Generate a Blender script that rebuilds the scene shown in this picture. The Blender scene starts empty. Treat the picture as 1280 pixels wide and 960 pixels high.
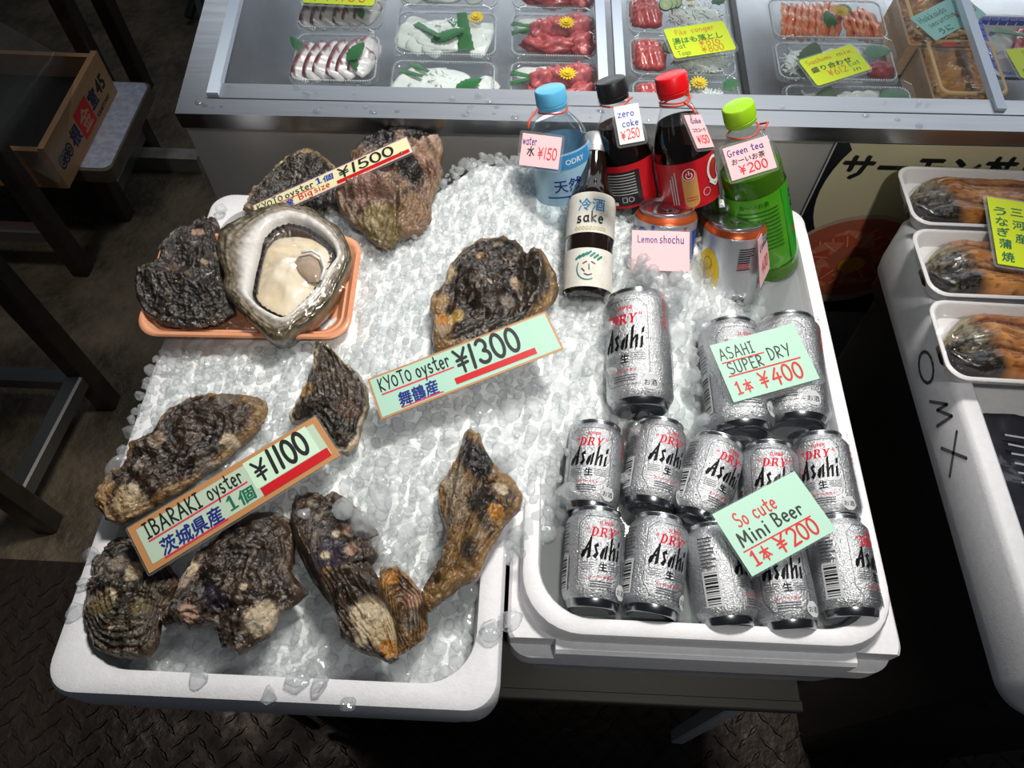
import bpy, bmesh, math, random
import numpy as np
from mathutils import Matrix, Vector
sc = bpy.context.scene
COL = sc.collection
random.seed(7); rng = np.random.default_rng(7)
PI = math.pi
def R(d): return math.radians(d)

# ------------------------------------------------------------------ camera
F_PX, CAM_Z = 925.0, 1.40
def cam_basis(pitch=R(58.3), roll=R(1.6), yaw=R(1.0)):
    cy, sy, cp, sp = math.cos(yaw), math.sin(yaw), math.cos(pitch), math.sin(pitch)
    fw = np.array([-sy*cp, cy*cp, -sp]); r = np.array([cy, sy, 0.0]); u = np.cross(r, fw)
    cr, sr = math.cos(roll), math.sin(roll)
    return fw, cr*r + sr*u, -sr*r + cr*u
FW, RT, UP = cam_basis()
CP = np.array([0.0, 0.0, CAM_Z])
cam = bpy.data.cameras.new('camera'); cam_o = bpy.data.objects.new('camera', cam); COL.objects.link(cam_o)
cam.sensor_width = 36; cam.lens = F_PX/1280*36; cam.clip_start = 0.02
cam_o.matrix_world = Matrix([[RT[i], UP[i], -FW[i], CP[i]] for i in range(3)] + [[0, 0, 0, 1]])
sc.camera = cam_o
# ------------------------------------------------------------------ world, exposure, lights
sc.view_settings.view_transform = 'Standard'; sc.view_settings.look = 'None'
sc.view_settings.gamma = 1; sc.view_settings.use_curve_mapping = False
sc.view_settings.exposure = 0.0
sc.cycles.transparent_max_bounces = 24; sc.cycles.max_bounces = 12; sc.cycles.transmission_bounces = 12
sc.cycles.sample_clamp_indirect = 4.0
w = bpy.data.worlds.new('world'); sc.world = w; w.use_nodes = True
w.node_tree.nodes['Background'].inputs[0].default_value = (0.75, 0.85, 1.0, 1)
w.node_tree.nodes['Background'].inputs[1].default_value = 0.042
def look_at(o, p, q):
    d = (Vector(q)-Vector(p)).normalized()
    o.location = p; o.rotation_euler = d.to_track_quat('-Z', 'Y').to_euler()
def spot(name, p, q, watt, angle, blend, rad, col):
    l = bpy.data.lights.new(name, 'SPOT'); l.energy = watt; l.spot_size = R(angle); l.spot_blend = blend
    l.shadow_soft_size = rad; l.color = col
    o = bpy.data.objects.new(name, l); COL.objects.link(o); look_at(o, p, q)
def area(name, p, q, watt, sx, sy, col):
    l = bpy.data.lights.new(name, 'AREA'); l.shape = 'RECTANGLE'; l.size = sx; l.size_y = sy; l.energy = watt; l.color = col
    o = bpy.data.objects.new(name, l); COL.objects.link(o); look_at(o, p, q)
spot('hanging_lamp', (0.30, 0.86, 2.15), (-0.04, 0.42, 0.72), 98, 52, 0.6, 0.13, (1.0, 0.96, 0.90))
area('shop_light', (0.45, 2.1, 2.0), (0.2, 0.6, 0.75), 13, 3.6, 1.0, (0.86, 0.93, 1.0))
spot('aisle_lamp', (-1.05, 0.45, 2.7), (-1.05, 0.62, 0.0), 36, 46, 0.9, 0.12, (1.0, 0.93, 0.84))
spot('front_fill', (0.30, -0.55, 2.5), (0.22, 0.70, 0.70), 58, 40, 0.9, 0.05, (1.0, 0.97, 0.92))  # unseen front fill added to brighten poster and bottles, cone kept narrow
area('counter_fill', (0.25, 1.27, 0.862), (0.24, 0.80, 0.745), 1.5, 1.3, 0.03, (0.95, 0.98, 1.0))  # unseen fill added at the rear of the counter to brighten the sashimi

# ------------------------------------------------------------------ geometry of the place from the photograph
def ray(px, py): return FW + RT*((px-640)/F_PX) - UP*((py-480)/F_PX)
def at(px, py, z):
    d = ray(px, py); return CP + d*((z-CP[2])/d[2])

# ------------------------------------------------------------------ materials
def nodes(name):
    m = bpy.data.materials.new(name); m.use_nodes = True
    nt = m.node_tree; nt.nodes.clear()
    out = nt.nodes.new('ShaderNodeOutputMaterial')
    return m, nt, out
def N(nt, kind, **kw):
    n = nt.nodes.new(kind)
    for k, v in kw.items():
        if k.startswith('i_'):
            n.inputs[int(k[2:]) if k[2:].isdigit() else k[2:].replace('_', ' ')].default_value = v
        else: setattr(n, k, v)
    return n
def c4(c): return (c[0], c[1], c[2], 1)
def srgb(r, g, b):
    f = lambda v: (v/255/12.92) if v/255 <= .04045 else ((v/255+.055)/1.055)**2.4
    return (f(r), f(g), f(b))
MATS = {}
def M(name, col=(.5, .5, .5), rough=.5, metal=0, spec=.5, coat=0, trans=0, ior=1.45, bump=None, mottle=None, attr=None, sss=0, stretch=None, crough=.08, rmap=None):
    """one principled surface; bump=(scale, strength, distance), mottle=(scale, colour2, contrast)"""
    if name in MATS: return MATS[name]
    m, nt, out = nodes(name); L = nt.links
    p = N(nt, 'ShaderNodeBsdfPrincipled'); L.new(p.outputs[0], out.inputs[0])
    p.inputs['Base Color'].default_value = c4(col); p.inputs['Roughness'].default_value = rough
    p.inputs['Metallic'].default_value = metal; p.inputs['Specular IOR Level'].default_value = spec
    p.inputs['Coat Weight'].default_value = coat; p.inputs['Coat Roughness'].default_value = crough
    p.inputs['Transmission Weight'].default_value = trans; p.inputs['IOR'].default_value = ior
    if sss:
        p.inputs['Subsurface Weight'].default_value = sss; p.inputs['Subsurface Radius'].default_value = (.01, .01, .01)
        p.inputs['Subsurface Scale'].default_value = 1.0
    tc = N(nt, 'ShaderNodeTexCoord'); vec = tc.outputs['Object']
    if stretch:
        mp = N(nt, 'ShaderNodeMapping'); mp.inputs['Scale'].default_value = stretch; L.new(vec, mp.inputs[0]); vec = mp.outputs[0]
    base = None
    if attr:
        a = N(nt, 'ShaderNodeAttribute', attribute_name=attr); base = a.outputs['Color']
    if mottle:
        n = N(nt, 'ShaderNodeTexNoise'); n.inputs['Scale'].default_value = mottle[0]; n.inputs['Detail'].default_value = 6
        n.inputs['Roughness'].default_value = .65; L.new(vec, n.inputs['Vector'])
        rp = N(nt, 'ShaderNodeValToRGB'); k = mottle[2]
        rp.color_ramp.elements[0].position = .5-k; rp.color_ramp.elements[1].position = .5+k
        L.new(n.outputs['Fac'], rp.inputs[0])
        mx = N(nt, 'ShaderNodeMix', data_type='RGBA')
        L.new(rp.outputs[0], mx.inputs[0]); mx.inputs[6].default_value = c4(col); mx.inputs[7].default_value = c4(mottle[1])
        if base is not None:
            mul = N(nt, 'ShaderNodeMix', data_type='RGBA', blend_type='MULTIPLY'); mul.inputs[0].default_value = 1
            L.new(base, mul.inputs[6]); L.new(mx.outputs[2], mul.inputs[7]); base = mul.outputs[2]
        else: base = mx.outputs[2]
        if rmap:
            mr = N(nt, 'ShaderNodeMapRange'); L.new(n.outputs['Fac'], mr.inputs[0])
            mr.inputs[1].default_value = .3; mr.inputs[2].default_value = .7; mr.inputs[3].default_value = rmap[0]; mr.inputs[4].default_value = rmap[1]
            L.new(mr.outputs[0], p.inputs['Roughness'])
    if base is not None: L.new(base, p.inputs['Base Color'])
    if bump:
        nb = N(nt, 'ShaderNodeTexNoise'); nb.inputs['Scale'].default_value = bump[0]; nb.inputs['Detail'].default_value = 5
        L.new(vec, nb.inputs['Vector'])
        b = N(nt, 'ShaderNodeBump'); b.inputs['Strength'].default_value = bump[1]; b.inputs['Distance'].default_value = bump[2]
        L.new(nb.outputs['Fac'], b.inputs['Height']); L.new(b.outputs[0], p.inputs['Normal'])
        if coat: L.new(b.outputs[0], p.inputs['Coat Normal'])
    MATS[name] = m; return m
def CLEAR(name, tint=(1, 1, 1), rough=.05, edge=.55, base=.04, bump=None, haze=0.0):
    """thin clear film: see-through, with a sheen that grows at grazing angles"""
    if name in MATS: return MATS[name]
    m, nt, out = nodes(name); L = nt.links
    t = N(nt, 'ShaderNodeBsdfTransparent'); t.inputs[0].default_value = c4(tint)
    g = N(nt, 'ShaderNodeBsdfGlossy'); g.inputs['Roughness'].default_value = rough
    lw = N(nt, 'ShaderNodeLayerWeight'); lw.inputs[0].default_value = .5
    pw = N(nt, 'ShaderNodeMath', operation='POWER'); pw.inputs[1].default_value = 4; L.new(lw.outputs['Facing'], pw.inputs[0])
    ma = N(nt, 'ShaderNodeMath', operation='MULTIPLY_ADD'); L.new(pw.outputs[0], ma.inputs[0]); ma.inputs[1].default_value = edge; ma.inputs[2].default_value = base
    body = t.outputs[0]
    if haze:
        d = N(nt, 'ShaderNodeBsdfDiffuse'); d.inputs[0].default_value = (.9, .93, .95, 1)
        mh = N(nt, 'ShaderNodeMixShader'); mh.inputs[0].default_value = haze; L.new(t.outputs[0], mh.inputs[1]); L.new(d.outputs[0], mh.inputs[2]); body = mh.outputs[0]
    mx = N(nt, 'ShaderNodeMixShader'); L.new(ma.outputs[0], mx.inputs[0]); L.new(body, mx.inputs[1]); L.new(g.outputs[0], mx.inputs[2])
    L.new(mx.outputs[0], out.inputs[0])
    if bump:
        tc = N(nt, 'ShaderNodeTexCoord'); nb = N(nt, 'ShaderNodeTexNoise'); nb.inputs['Scale'].default_value = bump[0]; nb.inputs['Detail'].default_value = 3
        nb.inputs['Distortion'].default_value = .6
        L.new(tc.outputs['Object'], nb.inputs['Vector'])
        b = N(nt, 'ShaderNodeBump'); b.inputs['Strength'].default_value = bump[1]; b.inputs['Distance'].default_value = bump[2]
        L.new(nb.outputs['Fac'], b.inputs['Height']); L.new(b.outputs[0], g.inputs['Normal']); L.new(b.outputs[0], lw.inputs['Normal'])
    MATS[name] = m; return m
def ICE(name, refr=.5, clear=.15, white=.35, bumps=True, col=(.93, .965, .97)):
    if name in MATS: return MATS[name]
    m, nt, out = nodes(name); L = nt.links
    rf = N(nt, 'ShaderNodeBsdfRefraction'); rf.inputs['Color'].default_value = c4(col); rf.inputs['Roughness'].default_value = .06; rf.inputs['IOR'].default_value = 1.2
    tr = N(nt, 'ShaderNodeBsdfTransparent'); tr.inputs[0].default_value = c4(col)
    df = N(nt, 'ShaderNodeBsdfDiffuse'); df.inputs[0].default_value = c4((.94, .96, .97))
    tl = N(nt, 'ShaderNodeBsdfTranslucent'); tl.inputs[0].default_value = c4((.94, .96, .97))
    gl = N(nt, 'ShaderNodeBsdfGlossy'); gl.inputs['Roughness'].default_value = .10
    w1 = N(nt, 'ShaderNodeMixShader'); w1.inputs[0].default_value = .5; L.new(df.outputs[0], w1.inputs[1]); L.new(tl.outputs[0], w1.inputs[2])
    a = N(nt, 'ShaderNodeMixShader'); a.inputs[0].default_value = clear/(refr+clear); L.new(rf.outputs[0], a.inputs[1]); L.new(tr.outputs[0], a.inputs[2])
    b = N(nt, 'ShaderNodeMixShader'); b.inputs[0].default_value = white; L.new(a.outputs[0], b.inputs[1]); L.new(w1.outputs[0], b.inputs[2])
    lw = N(nt, 'ShaderNodeLayerWeight'); pw = N(nt, 'ShaderNodeMath', operation='POWER'); pw.inputs[1].default_value = 3.5; L.new(lw.outputs['Facing'], pw.inputs[0])
    ma = N(nt, 'ShaderNodeMath', operation='MULTIPLY_ADD'); L.new(pw.outputs[0], ma.inputs[0]); ma.inputs[1].default_value = .34; ma.inputs[2].default_value = .045
    x = N(nt, 'ShaderNodeMixShader'); L.new(ma.outputs[0], x.inputs[0]); L.new(b.outputs[0], x.inputs[1]); L.new(gl.outputs[0], x.inputs[2])
    L.new(x.outputs[0], out.inputs[0])
    if bumps:
        tc = N(nt, 'ShaderNodeTexCoord'); nb = N(nt, 'ShaderNodeTexNoise'); nb.inputs['Scale'].default_value = 160; nb.inputs['Detail'].default_value = 3
        L.new(tc.outputs['Object'], nb.inputs['Vector'])
        bp = N(nt, 'ShaderNodeBump'); bp.inputs['Strength'].default_value = .5; bp.inputs['Distance'].default_value = .0015
        L.new(nb.outputs['Fac'], bp.inputs['Height'])
        for s in (rf, df, gl): L.new(bp.outputs[0], s.inputs['Normal'])
    MATS[name] = m; return m

# ------------------------------------------------------------------ mesh builder
class MB:
    def __init__(s): s.v = []; s.f = []; s.m = []
    def add(s, verts, faces, mat=0):
        b = len(s.v); s.v += [tuple(map(float, p)) for p in verts]
        s.f += [tuple(int(i)+b for i in f) for f in faces]; s.m += [mat]*len(faces); return s
    def box(s, c, h, mat=0, mtx=None):
        vs = [Vector((c[0]+sx*h[0], c[1]+sy*h[1], c[2]+sz*h[2])) for sz in (-1, 1) for sy in (-1, 1) for sx in (-1, 1)]
        if mtx is not None: vs = [mtx @ p for p in vs]
        return s.add(vs, [(0, 2, 3, 1), (4, 5, 7, 6), (0, 1, 5, 4), (2, 6, 7, 3), (0, 4, 6, 2), (1, 3, 7, 5)], mat)
    def beam(s, p, q, w, h=None, up=(0, 0, 1), mat=0, ch=.12):
        """square tube from p to q with chamfered edges"""
        h = h or w; p = Vector(p); q = Vector(q); d = (q-p).normalized(); u = Vector(up)
        if abs(d.dot(u)) > .95: u = Vector((0, 1, 0))
        x = d.cross(u).normalized(); y = x.cross(d)
        c = ch*min(w, h); a, b = w/2, h/2
        pr = [(-a+c, -b), (a-c, -b), (a, -b+c), (a, b-c), (a-c, b), (-a+c, b), (-a, b-c), (-a, -b+c)]
        vs = [p+x*i+y*j for i, j in pr] + [q+x*i+y*j for i, j in pr]
        fs = [(i, (i+1) % 8, (i+1) % 8+8, i+8) for i in range(8)] + [tuple(range(7, -1, -1)), tuple(range(8, 16))]
        return s.add(vs, fs, mat)
    def loops(s, loops, mat=0, cap0=True, cap1=True, closed=True):
        n = len(loops[0]); vs = [p for l in loops for p in l]; fs = []
        for k in range(len(loops)-1):
            for i in range(n if closed else n-1):
                j = (i+1) % n; fs.append((k*n+i, k*n+j, (k+1)*n+j, (k+1)*n+i))
        if cap0: fs.append(tuple(range(n-1, -1, -1)))
        if cap1: fs.append(tuple((len(loops)-1)*n+i for i in range(n)))
        return s.add(vs, fs, mat)
    def lathe(s, prof, n=48, mat=0, c=(0, 0), cap=False):
        lp = [[(c[0]+r*math.sin(2*PI*i/n), c[1]-r*math.cos(2*PI*i/n), z) for i in range(n)] for r, z in prof]
        return s.loops(lp, mat, cap, cap)
    def tube(s, pts, r, n=8, mat=0, closed=False):
        pts = [Vector(p) for p in pts]; lp = []; prev = None
        for i, p in enumerate(pts):
            a = pts[i-1] if (i or closed) else p; b = pts[(i+1) % len(pts)] if (i < len(pts)-1 or closed) else p
            d = (b-a).normalized(); u = prev if prev is not None else Vector((.3, .2, .93))
            x = d.cross(u).normalized(); y = x.cross(d); prev = y
            lp.append([p+(x*math.cos(2*PI*k/n)+y*math.sin(2*PI*k/n))*r for k in range(n)])
        if closed: lp.append(lp[0])
        return s.loops(lp, mat, not closed, not closed)
    def build(s, name, mats, parent=None, smooth=False, world=False, colors=None, angle=None):
        v = s.v
        if world and parent is not None:
            inv = parent.matrix_basis.inverted(); v = [inv @ Vector(p) for p in v]
        return mesh_obj(name, v, s.f, mats, parent, smooth, s.m, colors, angle)
def mesh_obj(name, verts, faces, mats, parent=None, smooth=False, midx=None, colors=None, angle=None):
    me = bpy.data.meshes.new(name); me.from_pydata([tuple(p) for p in verts], [], faces)
    for m in (mats if isinstance(mats, (list, tuple)) else [mats]): me.materials.append(m)
    if midx is not None: me.polygons.foreach_set('material_index', midx)
    if smooth: me.polygons.foreach_set('use_smooth', [True]*len(me.polygons))
    if angle: me.set_sharp_from_angle(angle=R(angle))
    if colors is not None:
        ca = me.color_attributes.new('Col', 'FLOAT_COLOR', 'POINT')
        buf = np.ones((len(verts), 4), np.float32); buf[:, :3] = colors; ca.data.foreach_set('color', buf.ravel())
    me.update()
    o = bpy.data.objects.new(name, me); COL.objects.link(o)
    if parent is not None: o.parent = parent
    return o
def fast_mesh(name, verts, tris, mat, smooth=True, parent=None):
    me = bpy.data.meshes.new(name); nv, nf = len(verts), len(tris)
    me.vertices.add(nv); me.vertices.foreach_set('co', np.asarray(verts, np.float32).ravel())
    me.loops.add(nf*3); me.loops.foreach_set('vertex_index', np.asarray(tris, np.int32).ravel())
    me.polygons.add(nf); me.polygons.foreach_set('loop_start', np.arange(0, nf*3, 3, dtype=np.int32))
    me.polygons.foreach_set('use_smooth', np.full(nf, smooth)); me.update(calc_edges=True); me.validate()
    me.materials.append(mat)
    o = bpy.data.objects.new(name, me); COL.objects.link(o)
    if parent is not None: o.parent = parent
    return o
def empty(name, label, cat, mtx=None, loc=None, group=None):
    o = bpy.data.objects.new(name, None); COL.objects.link(o); o.empty_display_size = .02
    o.matrix_basis = mtx if mtx is not None else Matrix.Translation(loc or (0, 0, 0))
    return tag(o, label, cat, group)
def tag(o, label, cat, group=None):
    o['label'] = label; o['category'] = cat
    if group: o['group'] = group
    return o
def dup(root, mtx, label, group=None):
    def cp(o, par):
        c = o.copy(); COL.objects.link(c)
        if par is not None: c.parent = par
        for ch in list(o.children): cp(ch, c)
        return c
    r = cp(root, None); r.matrix_basis = mtx; r['label'] = label
    if group: r['group'] = group
    return r
def frame(o, x, y, z):
    return Matrix([[x[i], y[i], z[i], o[i]] for i in range(3)] + [[0, 0, 0, 1]])
def struct(o): o['kind'] = 'structure'; return o
def rrect(hx, hy, r, z, n=8, cx=0, cy=0):
    pts = []
    for sx, sy, a0 in ((1, 1, 0), (-1, 1, 90), (-1, -1, 180), (1, -1, 270)):
        for k in range(n+1):
            a = R(a0+90*k/n); pts.append((cx+sx*(hx-r)+r*math.cos(a), cy+sy*(hy-r)+r*math.sin(a), z))
    return pts

# ------------------------------------------------------------------ lettering
def arc(cx, cy, rx, ry, a0, a1, n=10): return [(cx+rx*math.cos(R(a0+(a1-a0)*i/n)), cy+ry*math.sin(R(a0+(a1-a0)*i/n))) for i in range(n+1)]
O_ = lambda cx, cy, rx, ry: arc(cx, cy, rx, ry, 80, 440, 18)
SF = {  # hand lettering: (width, strokes); baseline 0, capitals 1, small letters .62
 '0': (.62, [O_(.3, .5, .27, .5)]), '1': (.3, [[(.2, 1), (.1, 0)]]), '2': (.62, [arc(.3, .72, .26, .28, 160, -40, 9)+[(.05, 0), (.6, .04)]]),
 '3': (.6, [arc(.27, .75, .24, .25, 150, -80, 9)+arc(.27, .25, .28, .26, 80, -160, 10)]), '4': (.65, [[(.42, 1), (.03, .34), (.62, .36)], [(.47, .66), (.42, -.08)]]),
 '5': (.6, [[(.16, 1), (.1, .55)]+arc(.27, .3, .27, .3, 130, -150, 12), [(.16, .98), (.55, 1)]]), '6': (.6, [[(.42, 1), (.14, .6)]+arc(.3, .27, .25, .27, 170, 530, 16)]),
 '8': (.6, [arc(.3, .76, .2, .23, 90, 450, 14), arc(.3, .26, .26, .27, 90, 450, 14)]),
 '¥': (.72, [[(.04, 1), (.34, .56)], [(.68, 1), (.34, .56), (.32, -.05)], [(.06, .52), (.62, .56)], [(.06, .3), (.62, .34)]]),
 'A': (.7, [[(.02, 0), (.36, 1), (.66, 0)], [(.14, .34), (.56, .36)]]), 'B': (.6, [[(.1, 1), (.1, 0)], [(.1, 1)]+arc(.2, .76, .28, .23, 85, -85, 8)+[(.1, .52)]+arc(.2, .26, .34, .27, 85, -85, 8)+[(.1, 0)]]),
 'C': (.62, [arc(.34, .5, .3, .5, 55, 305, 12)]), 'D': (.62, [[(.1, 1), (.1, 0)], [(.06, 1)]+arc(.14, .5, .44, .5, 80, -80, 10)+[(.06, 0)]]),
 'E': (.55, [[(.5, 1), (.1, 1), (.1, 0), (.52, 0)], [(.1, .52), (.44, .52)]]), 'G': (.68, [arc(.34, .5, .3, .5, 55, 320, 12)+[(.6, .42), (.36, .42)]]),
 'H': (.62, [[(.08, 1), (.08, 0)], [(.54, 1), (.54, 0)], [(.08, .5), (.54, .52)]]), 'I': (.4, [[(.2, 1), (.2, 0)], [(.04, 1), (.36, 1)], [(.04, 0), (.36, 0)]]),
 'K': (.6, [[(.1, 1), (.1, 0)], [(.52, .96), (.1, .44), (.56, 0)]]), 'L': (.5, [[(.1, 1), (.1, 0), (.48, 0)]]), 'M': (.8, [[(.06, 0), (.12, 1), (.38, .3), (.66, 1), (.74, 0)]]), 'O': (.66, [O_(.32, .45, .28, .42)]),
 'P': (.58, [[(.1, 1), (.1, 0)], [(.1, 1)]+arc(.2, .74, .32, .26, 85, -85, 8)+[(.1, .46)]]), 'R': (.62, [[(.1, 1), (.1, 0)], [(.1, 1)]+arc(.2, .74, .32, .26, 85, -85, 8)+[(.1, .46), (.56, 0)]]),
 'S': (.6, [arc(.3, .75, .23, .25, 40, 260, 9)+arc(.28, .25, .25, .25, 80, -140, 10)]), 'T': (.6, [[(.02, 1), (.58, 1)], [(.3, 1), (.3, 0)]]), 'U': (.62, [[(.06, 1), (.06, .3)]+arc(.3, .28, .24, .28, 180, 360, 8)+[(.54, 1)]]),
 'Y': (.62, [[(.04, 1), (.3, .52)], [(.6, 1), (.26, 0)]]), 'Z': (.6, [[(.04, 1), (.56, 1), (.04, 0), (.58, 0)]]),
 'a': (.52, [arc(.24, .28, .2, .29, 60, 380, 12), [(.45, .6), (.43, .1), (.52, 0)]]), 'b': (.5, [[(.08, 1), (.08, 0)], arc(.24, .28, .2, .28, 150, -160, 12)]), 'c': (.46, [arc(.26, .3, .22, .31, 50, 310, 10)]),
 'd': (.52, [arc(.24, .28, .2, .28, 60, 380, 12), [(.45, 1), (.44, 0)]]), 'e': (.48, [[(.05, .3), (.42, .34)]+arc(.25, .3, .2, .31, 10, 310, 12)]), 'g': (.5, [arc(.24, .32, .2, .28, 60, 400, 12), [(.45, .6), (.43, -.2)]+arc(.24, -.2, .19, .18, 0, -140, 6)]),
 'h': (.52, [[(.08, 1), (.08, 0)], [(.08, .4)]+arc(.26, .38, .18, .22, 150, 0, 6)+[(.44, 0)]]), 'i': (.2, [[(.1, .6), (.1, 0)], [(.1, .86), (.1, .9)]]), 'k': (.5, [[(.08, 1), (.08, 0)], [(.44, .62), (.1, .28), (.46, 0)]]),
 'm': (.74, [[(.08, .6), (.08, 0)], [(.08, .4)]+arc(.22, .4, .15, .2, 150, 0, 6)+[(.37, 0)], [(.37, .4)]+arc(.51, .4, .15, .2, 150, 0, 6)+[(.66, 0)]]), 'n': (.52, [[(.08, .6), (.08, 0)], [(.08, .4)]+arc(.26, .38, .18, .22, 150, 0, 6)+[(.44, 0)]]),
 'o': (.5, [O_(.25, .3, .2, .3)]), 'p': (.5, [[(.08, .6), (.08, -.38)], arc(.26, .3, .2, .28, 150, -160, 12)]), 'r': (.42, [[(.1, .6), (.1, 0)], [(.1, .38)]+arc(.26, .36, .16, .24, 150, 30, 5)]), 'q': (.4, [[(.02, .3), (.3, .3)]]),
 's': (.44, [arc(.23, .46, .15, .16, 50, 265, 8)+arc(.2, .15, .17, .16, 80, -150, 8)]), 't': (.46, [[(.22, .95), (.2, .1), (.34, 0), (.42, .06)], [(.02, .62), (.42, .66)]]), 'u': (.52, [[(.07, .6), (.08, .16)]+arc(.24, .18, .17, .19, 180, 330, 6), [(.44, .6), (.44, 0)]]),
 'w': (.66, [[(.04, .6), (.16, 0), (.32, .5), (.46, 0), (.62, .62)]]), 'x': (.5, [[(.05, .6), (.45, 0)], [(.45, .6), (.05, 0)]]), 'y': (.5, [[(.06, .6), (.25, .12)], [(.46, .62), (.14, -.38)]]), 'z': (.5, [[(.05, .6), (.44, .6), (.06, 0), (.47, .02)]]),
 '本': (.9, [[(.05, .68), (.85, .7)], [(.45, 1), (.45, -.02)], [(.44, .66), (.06, .2)], [(.47, .66), (.86, .2)], [(.28, .22), (.62, .23)]]),
 '水': (.9, [[(.46, 1), (.46, .04), (.34, .1)], [(.08, .7), (.36, .7), (.08, .2)], [(.78, .84), (.52, .58)], [(.48, .6), (.86, .14)]]),
 '１': (.36, [[(.02, .78), (.18, 1), (.17, 0)], [(.0, 0), (.34, .02)]]), '-': (.4, [[(.04, .4), (.36, .4)]]), '.': (.2, [[(.08, .02), (.1, .05)]]), ',': (.2, [[(.12, .05), (.06, -.12)]]), '!': (.3, [[(.15, 1), (.15, .3)], [(.15, .05), (.15, .0)]]), ' ': (.34, []),
}
def ribbon(pl, w):
    """2D: a stroke of width w along a polyline, round at every joint"""
    vs, fs = [], []; h = w/2
    for p, q in zip(pl[:-1], pl[1:]):
        dx, dy = q[0]-p[0], q[1]-p[1]; l = math.hypot(dx, dy) or 1e-9; nx, ny = -dy/l*h, dx/l*h
        b = len(vs); e = b*2e-7; vs += [(p[0]+nx, p[1]+ny, e), (p[0]-nx, p[1]-ny, e), (q[0]-nx, q[1]-ny, e), (q[0]+nx, q[1]+ny, e)]; fs.append((b, b+1, b+2, b+3))
    for p in pl:
        b = len(vs); e = b*2e-7; vs += [(p[0]+h*math.cos(2*PI*k/8), p[1]+h*math.sin(2*PI*k/8), e) for k in range(8)]; fs.append(tuple(range(b, b+8)))
    return vs, fs
def hand(txt, size, pen=.13, sp=.14, shear=.0, jit=.03):
    rr = random.Random(txt); x = 0; V, Fc = [], []
    for ch in txt:
        wd, st = SF[ch]; dy = rr.uniform(-jit, jit); k = 1+rr.uniform(-jit, jit)
        for pl in st:
            v, f = ribbon([(x+a*k+b*shear, b*k+dy) for a, b in pl], pen)
            n = len(V); V += [(p[0], p[1], p[2]+n*2e-7) for p in v]; Fc += [tuple(i+n for i in g) for g in f]
        x += wd+sp
    return [(p[0]*size, p[1]*size, p[2]) for p in V], Fc
_tc = {}
def typeset(txt, size, bold=0.0, shear=0.0, sx=1.0):
    key = txt
    if key not in _tc:
        c = bpy.data.curves.new('t', 'FONT'); c.body = txt; c.size = 1; c.resolution_u = 2; c.fill_mode = 'FRONT'; c.dimensions = '2D'
        o = bpy.data.objects.new('t', c); me = o.to_mesh()
        _tc[key] = ([(v.co.x, v.co.y) for v in me.vertices], [tuple(p.vertices) for p in me.polygons])
        o.to_mesh_clear(); bpy.data.objects.remove(o); bpy.data.curves.remove(c)
    v, f = _tc[key]
    if bold:      # heavier strokes: the outline laid down again a little to each side
        b = bold*.8; V, Fc = [], []
        for q, (dx, dy) in enumerate(((-b, -b*.4), (b, b*.4), (-b*.4, b), (b*.4, -b))): n = len(V); V += [(x+dx, y+dy, q*2e-6) for x, y in v]; Fc += [tuple(i+n for i in g) for g in f]
        v, f = V, Fc
    return [((p[0]*sx+p[1]*shear)*size, p[1]*size, p[2] if len(p) > 2 else 0.0) for p in v], f
def width(v): return (max(p[0] for p in v)-min(p[0] for p in v)) if v else 0
class Ink:
    """writing on a flat card: 2D pieces by ink colour, laid just above the paper"""
    def __init__(s): s.mb = MB(); s.cols = []; s.k = 0
    def mat(s, m):
        if m not in s.cols: s.cols.append(m)
        return s.cols.index(m)
    def put(s, v, f, m, x, y, rot=0, fit=None, fn=None):
        if not v: return
        k = 1.0
        if fit: k = fit/max(1e-6, width(v))
        ca, sa = math.cos(R(rot)), math.sin(R(rot)); x0 = min(p[0] for p in v)
        s.k += 1; z = .00025+.00002*s.k
        P = [(x+(ca*(p[0]-x0)-sa*p[1])*k, y+(sa*(p[0]-x0)+ca*p[1])*k, z+(p[2] if len(p) > 2 else 0)) for p in v]
        if fn: P = [fn(p) for p in P]
        s.mb.add(P, f, s.mat(m))
    def bar(s, x0, y0, x1, y1, w, m):
        dx, dy = x1-x0, y1-y0; l = math.hypot(dx, dy); nx, ny = -dy/l*w/2, dx/l*w/2
        s.put([(x0+nx, y0+ny), (x0-nx, y0-ny), (x1-nx, y1-ny), (x1+nx, y1+ny)], [(0, 1, 2, 3)], m, min(x0+nx, x0-nx, x1-nx, x1+nx), 0)
    def build(s, name, parent):
        if s.mb.v: return s.mb.build(name, s.cols, parent)
INK = dict(black=M('black_marker', (.012, .012, .014), .45), red=M('red_marker', srgb(205, 30, 35), .45), navy=M('navy_marker', srgb(25, 40, 125), .45), blue=M('blue_marker', srgb(20, 60, 160), .45),
           green=M('green_marker', srgb(15, 110, 80), .45), pink=M('pink_underline', srgb(225, 50, 85), .45), band=M('red_band', srgb(200, 20, 30), .4), orange=M('orange_marker', srgb(235, 110, 10), .45),
           white=M('white_ink', (.85, .85, .85), .5), cyan=M('cyan_marker', srgb(25, 130, 185), .5), teal=M('teal_print', srgb(30, 120, 110), .5), pgreen=M('green_print', srgb(20, 130, 40), .5))
PAPER = {k: M(k+'_card', v, .5, coat=.12, crough=.25) for k, v in dict(mint=srgb(172, 212, 192), pale=srgb(186, 208, 184), slip=srgb(206, 236, 208), pink=srgb(240, 185, 190), white=srgb(225, 225, 222), yellow=srgb(232, 250, 0), cream=srgb(228, 226, 180), sky=srgb(165, 225, 215), wood=srgb(190, 135, 85), sheetgrey=srgb(140, 145, 135)).items()}
FILM = CLEAR('clear_laminate', (.97, .98, .98), .06, .5, .05, haze=.05)
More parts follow.
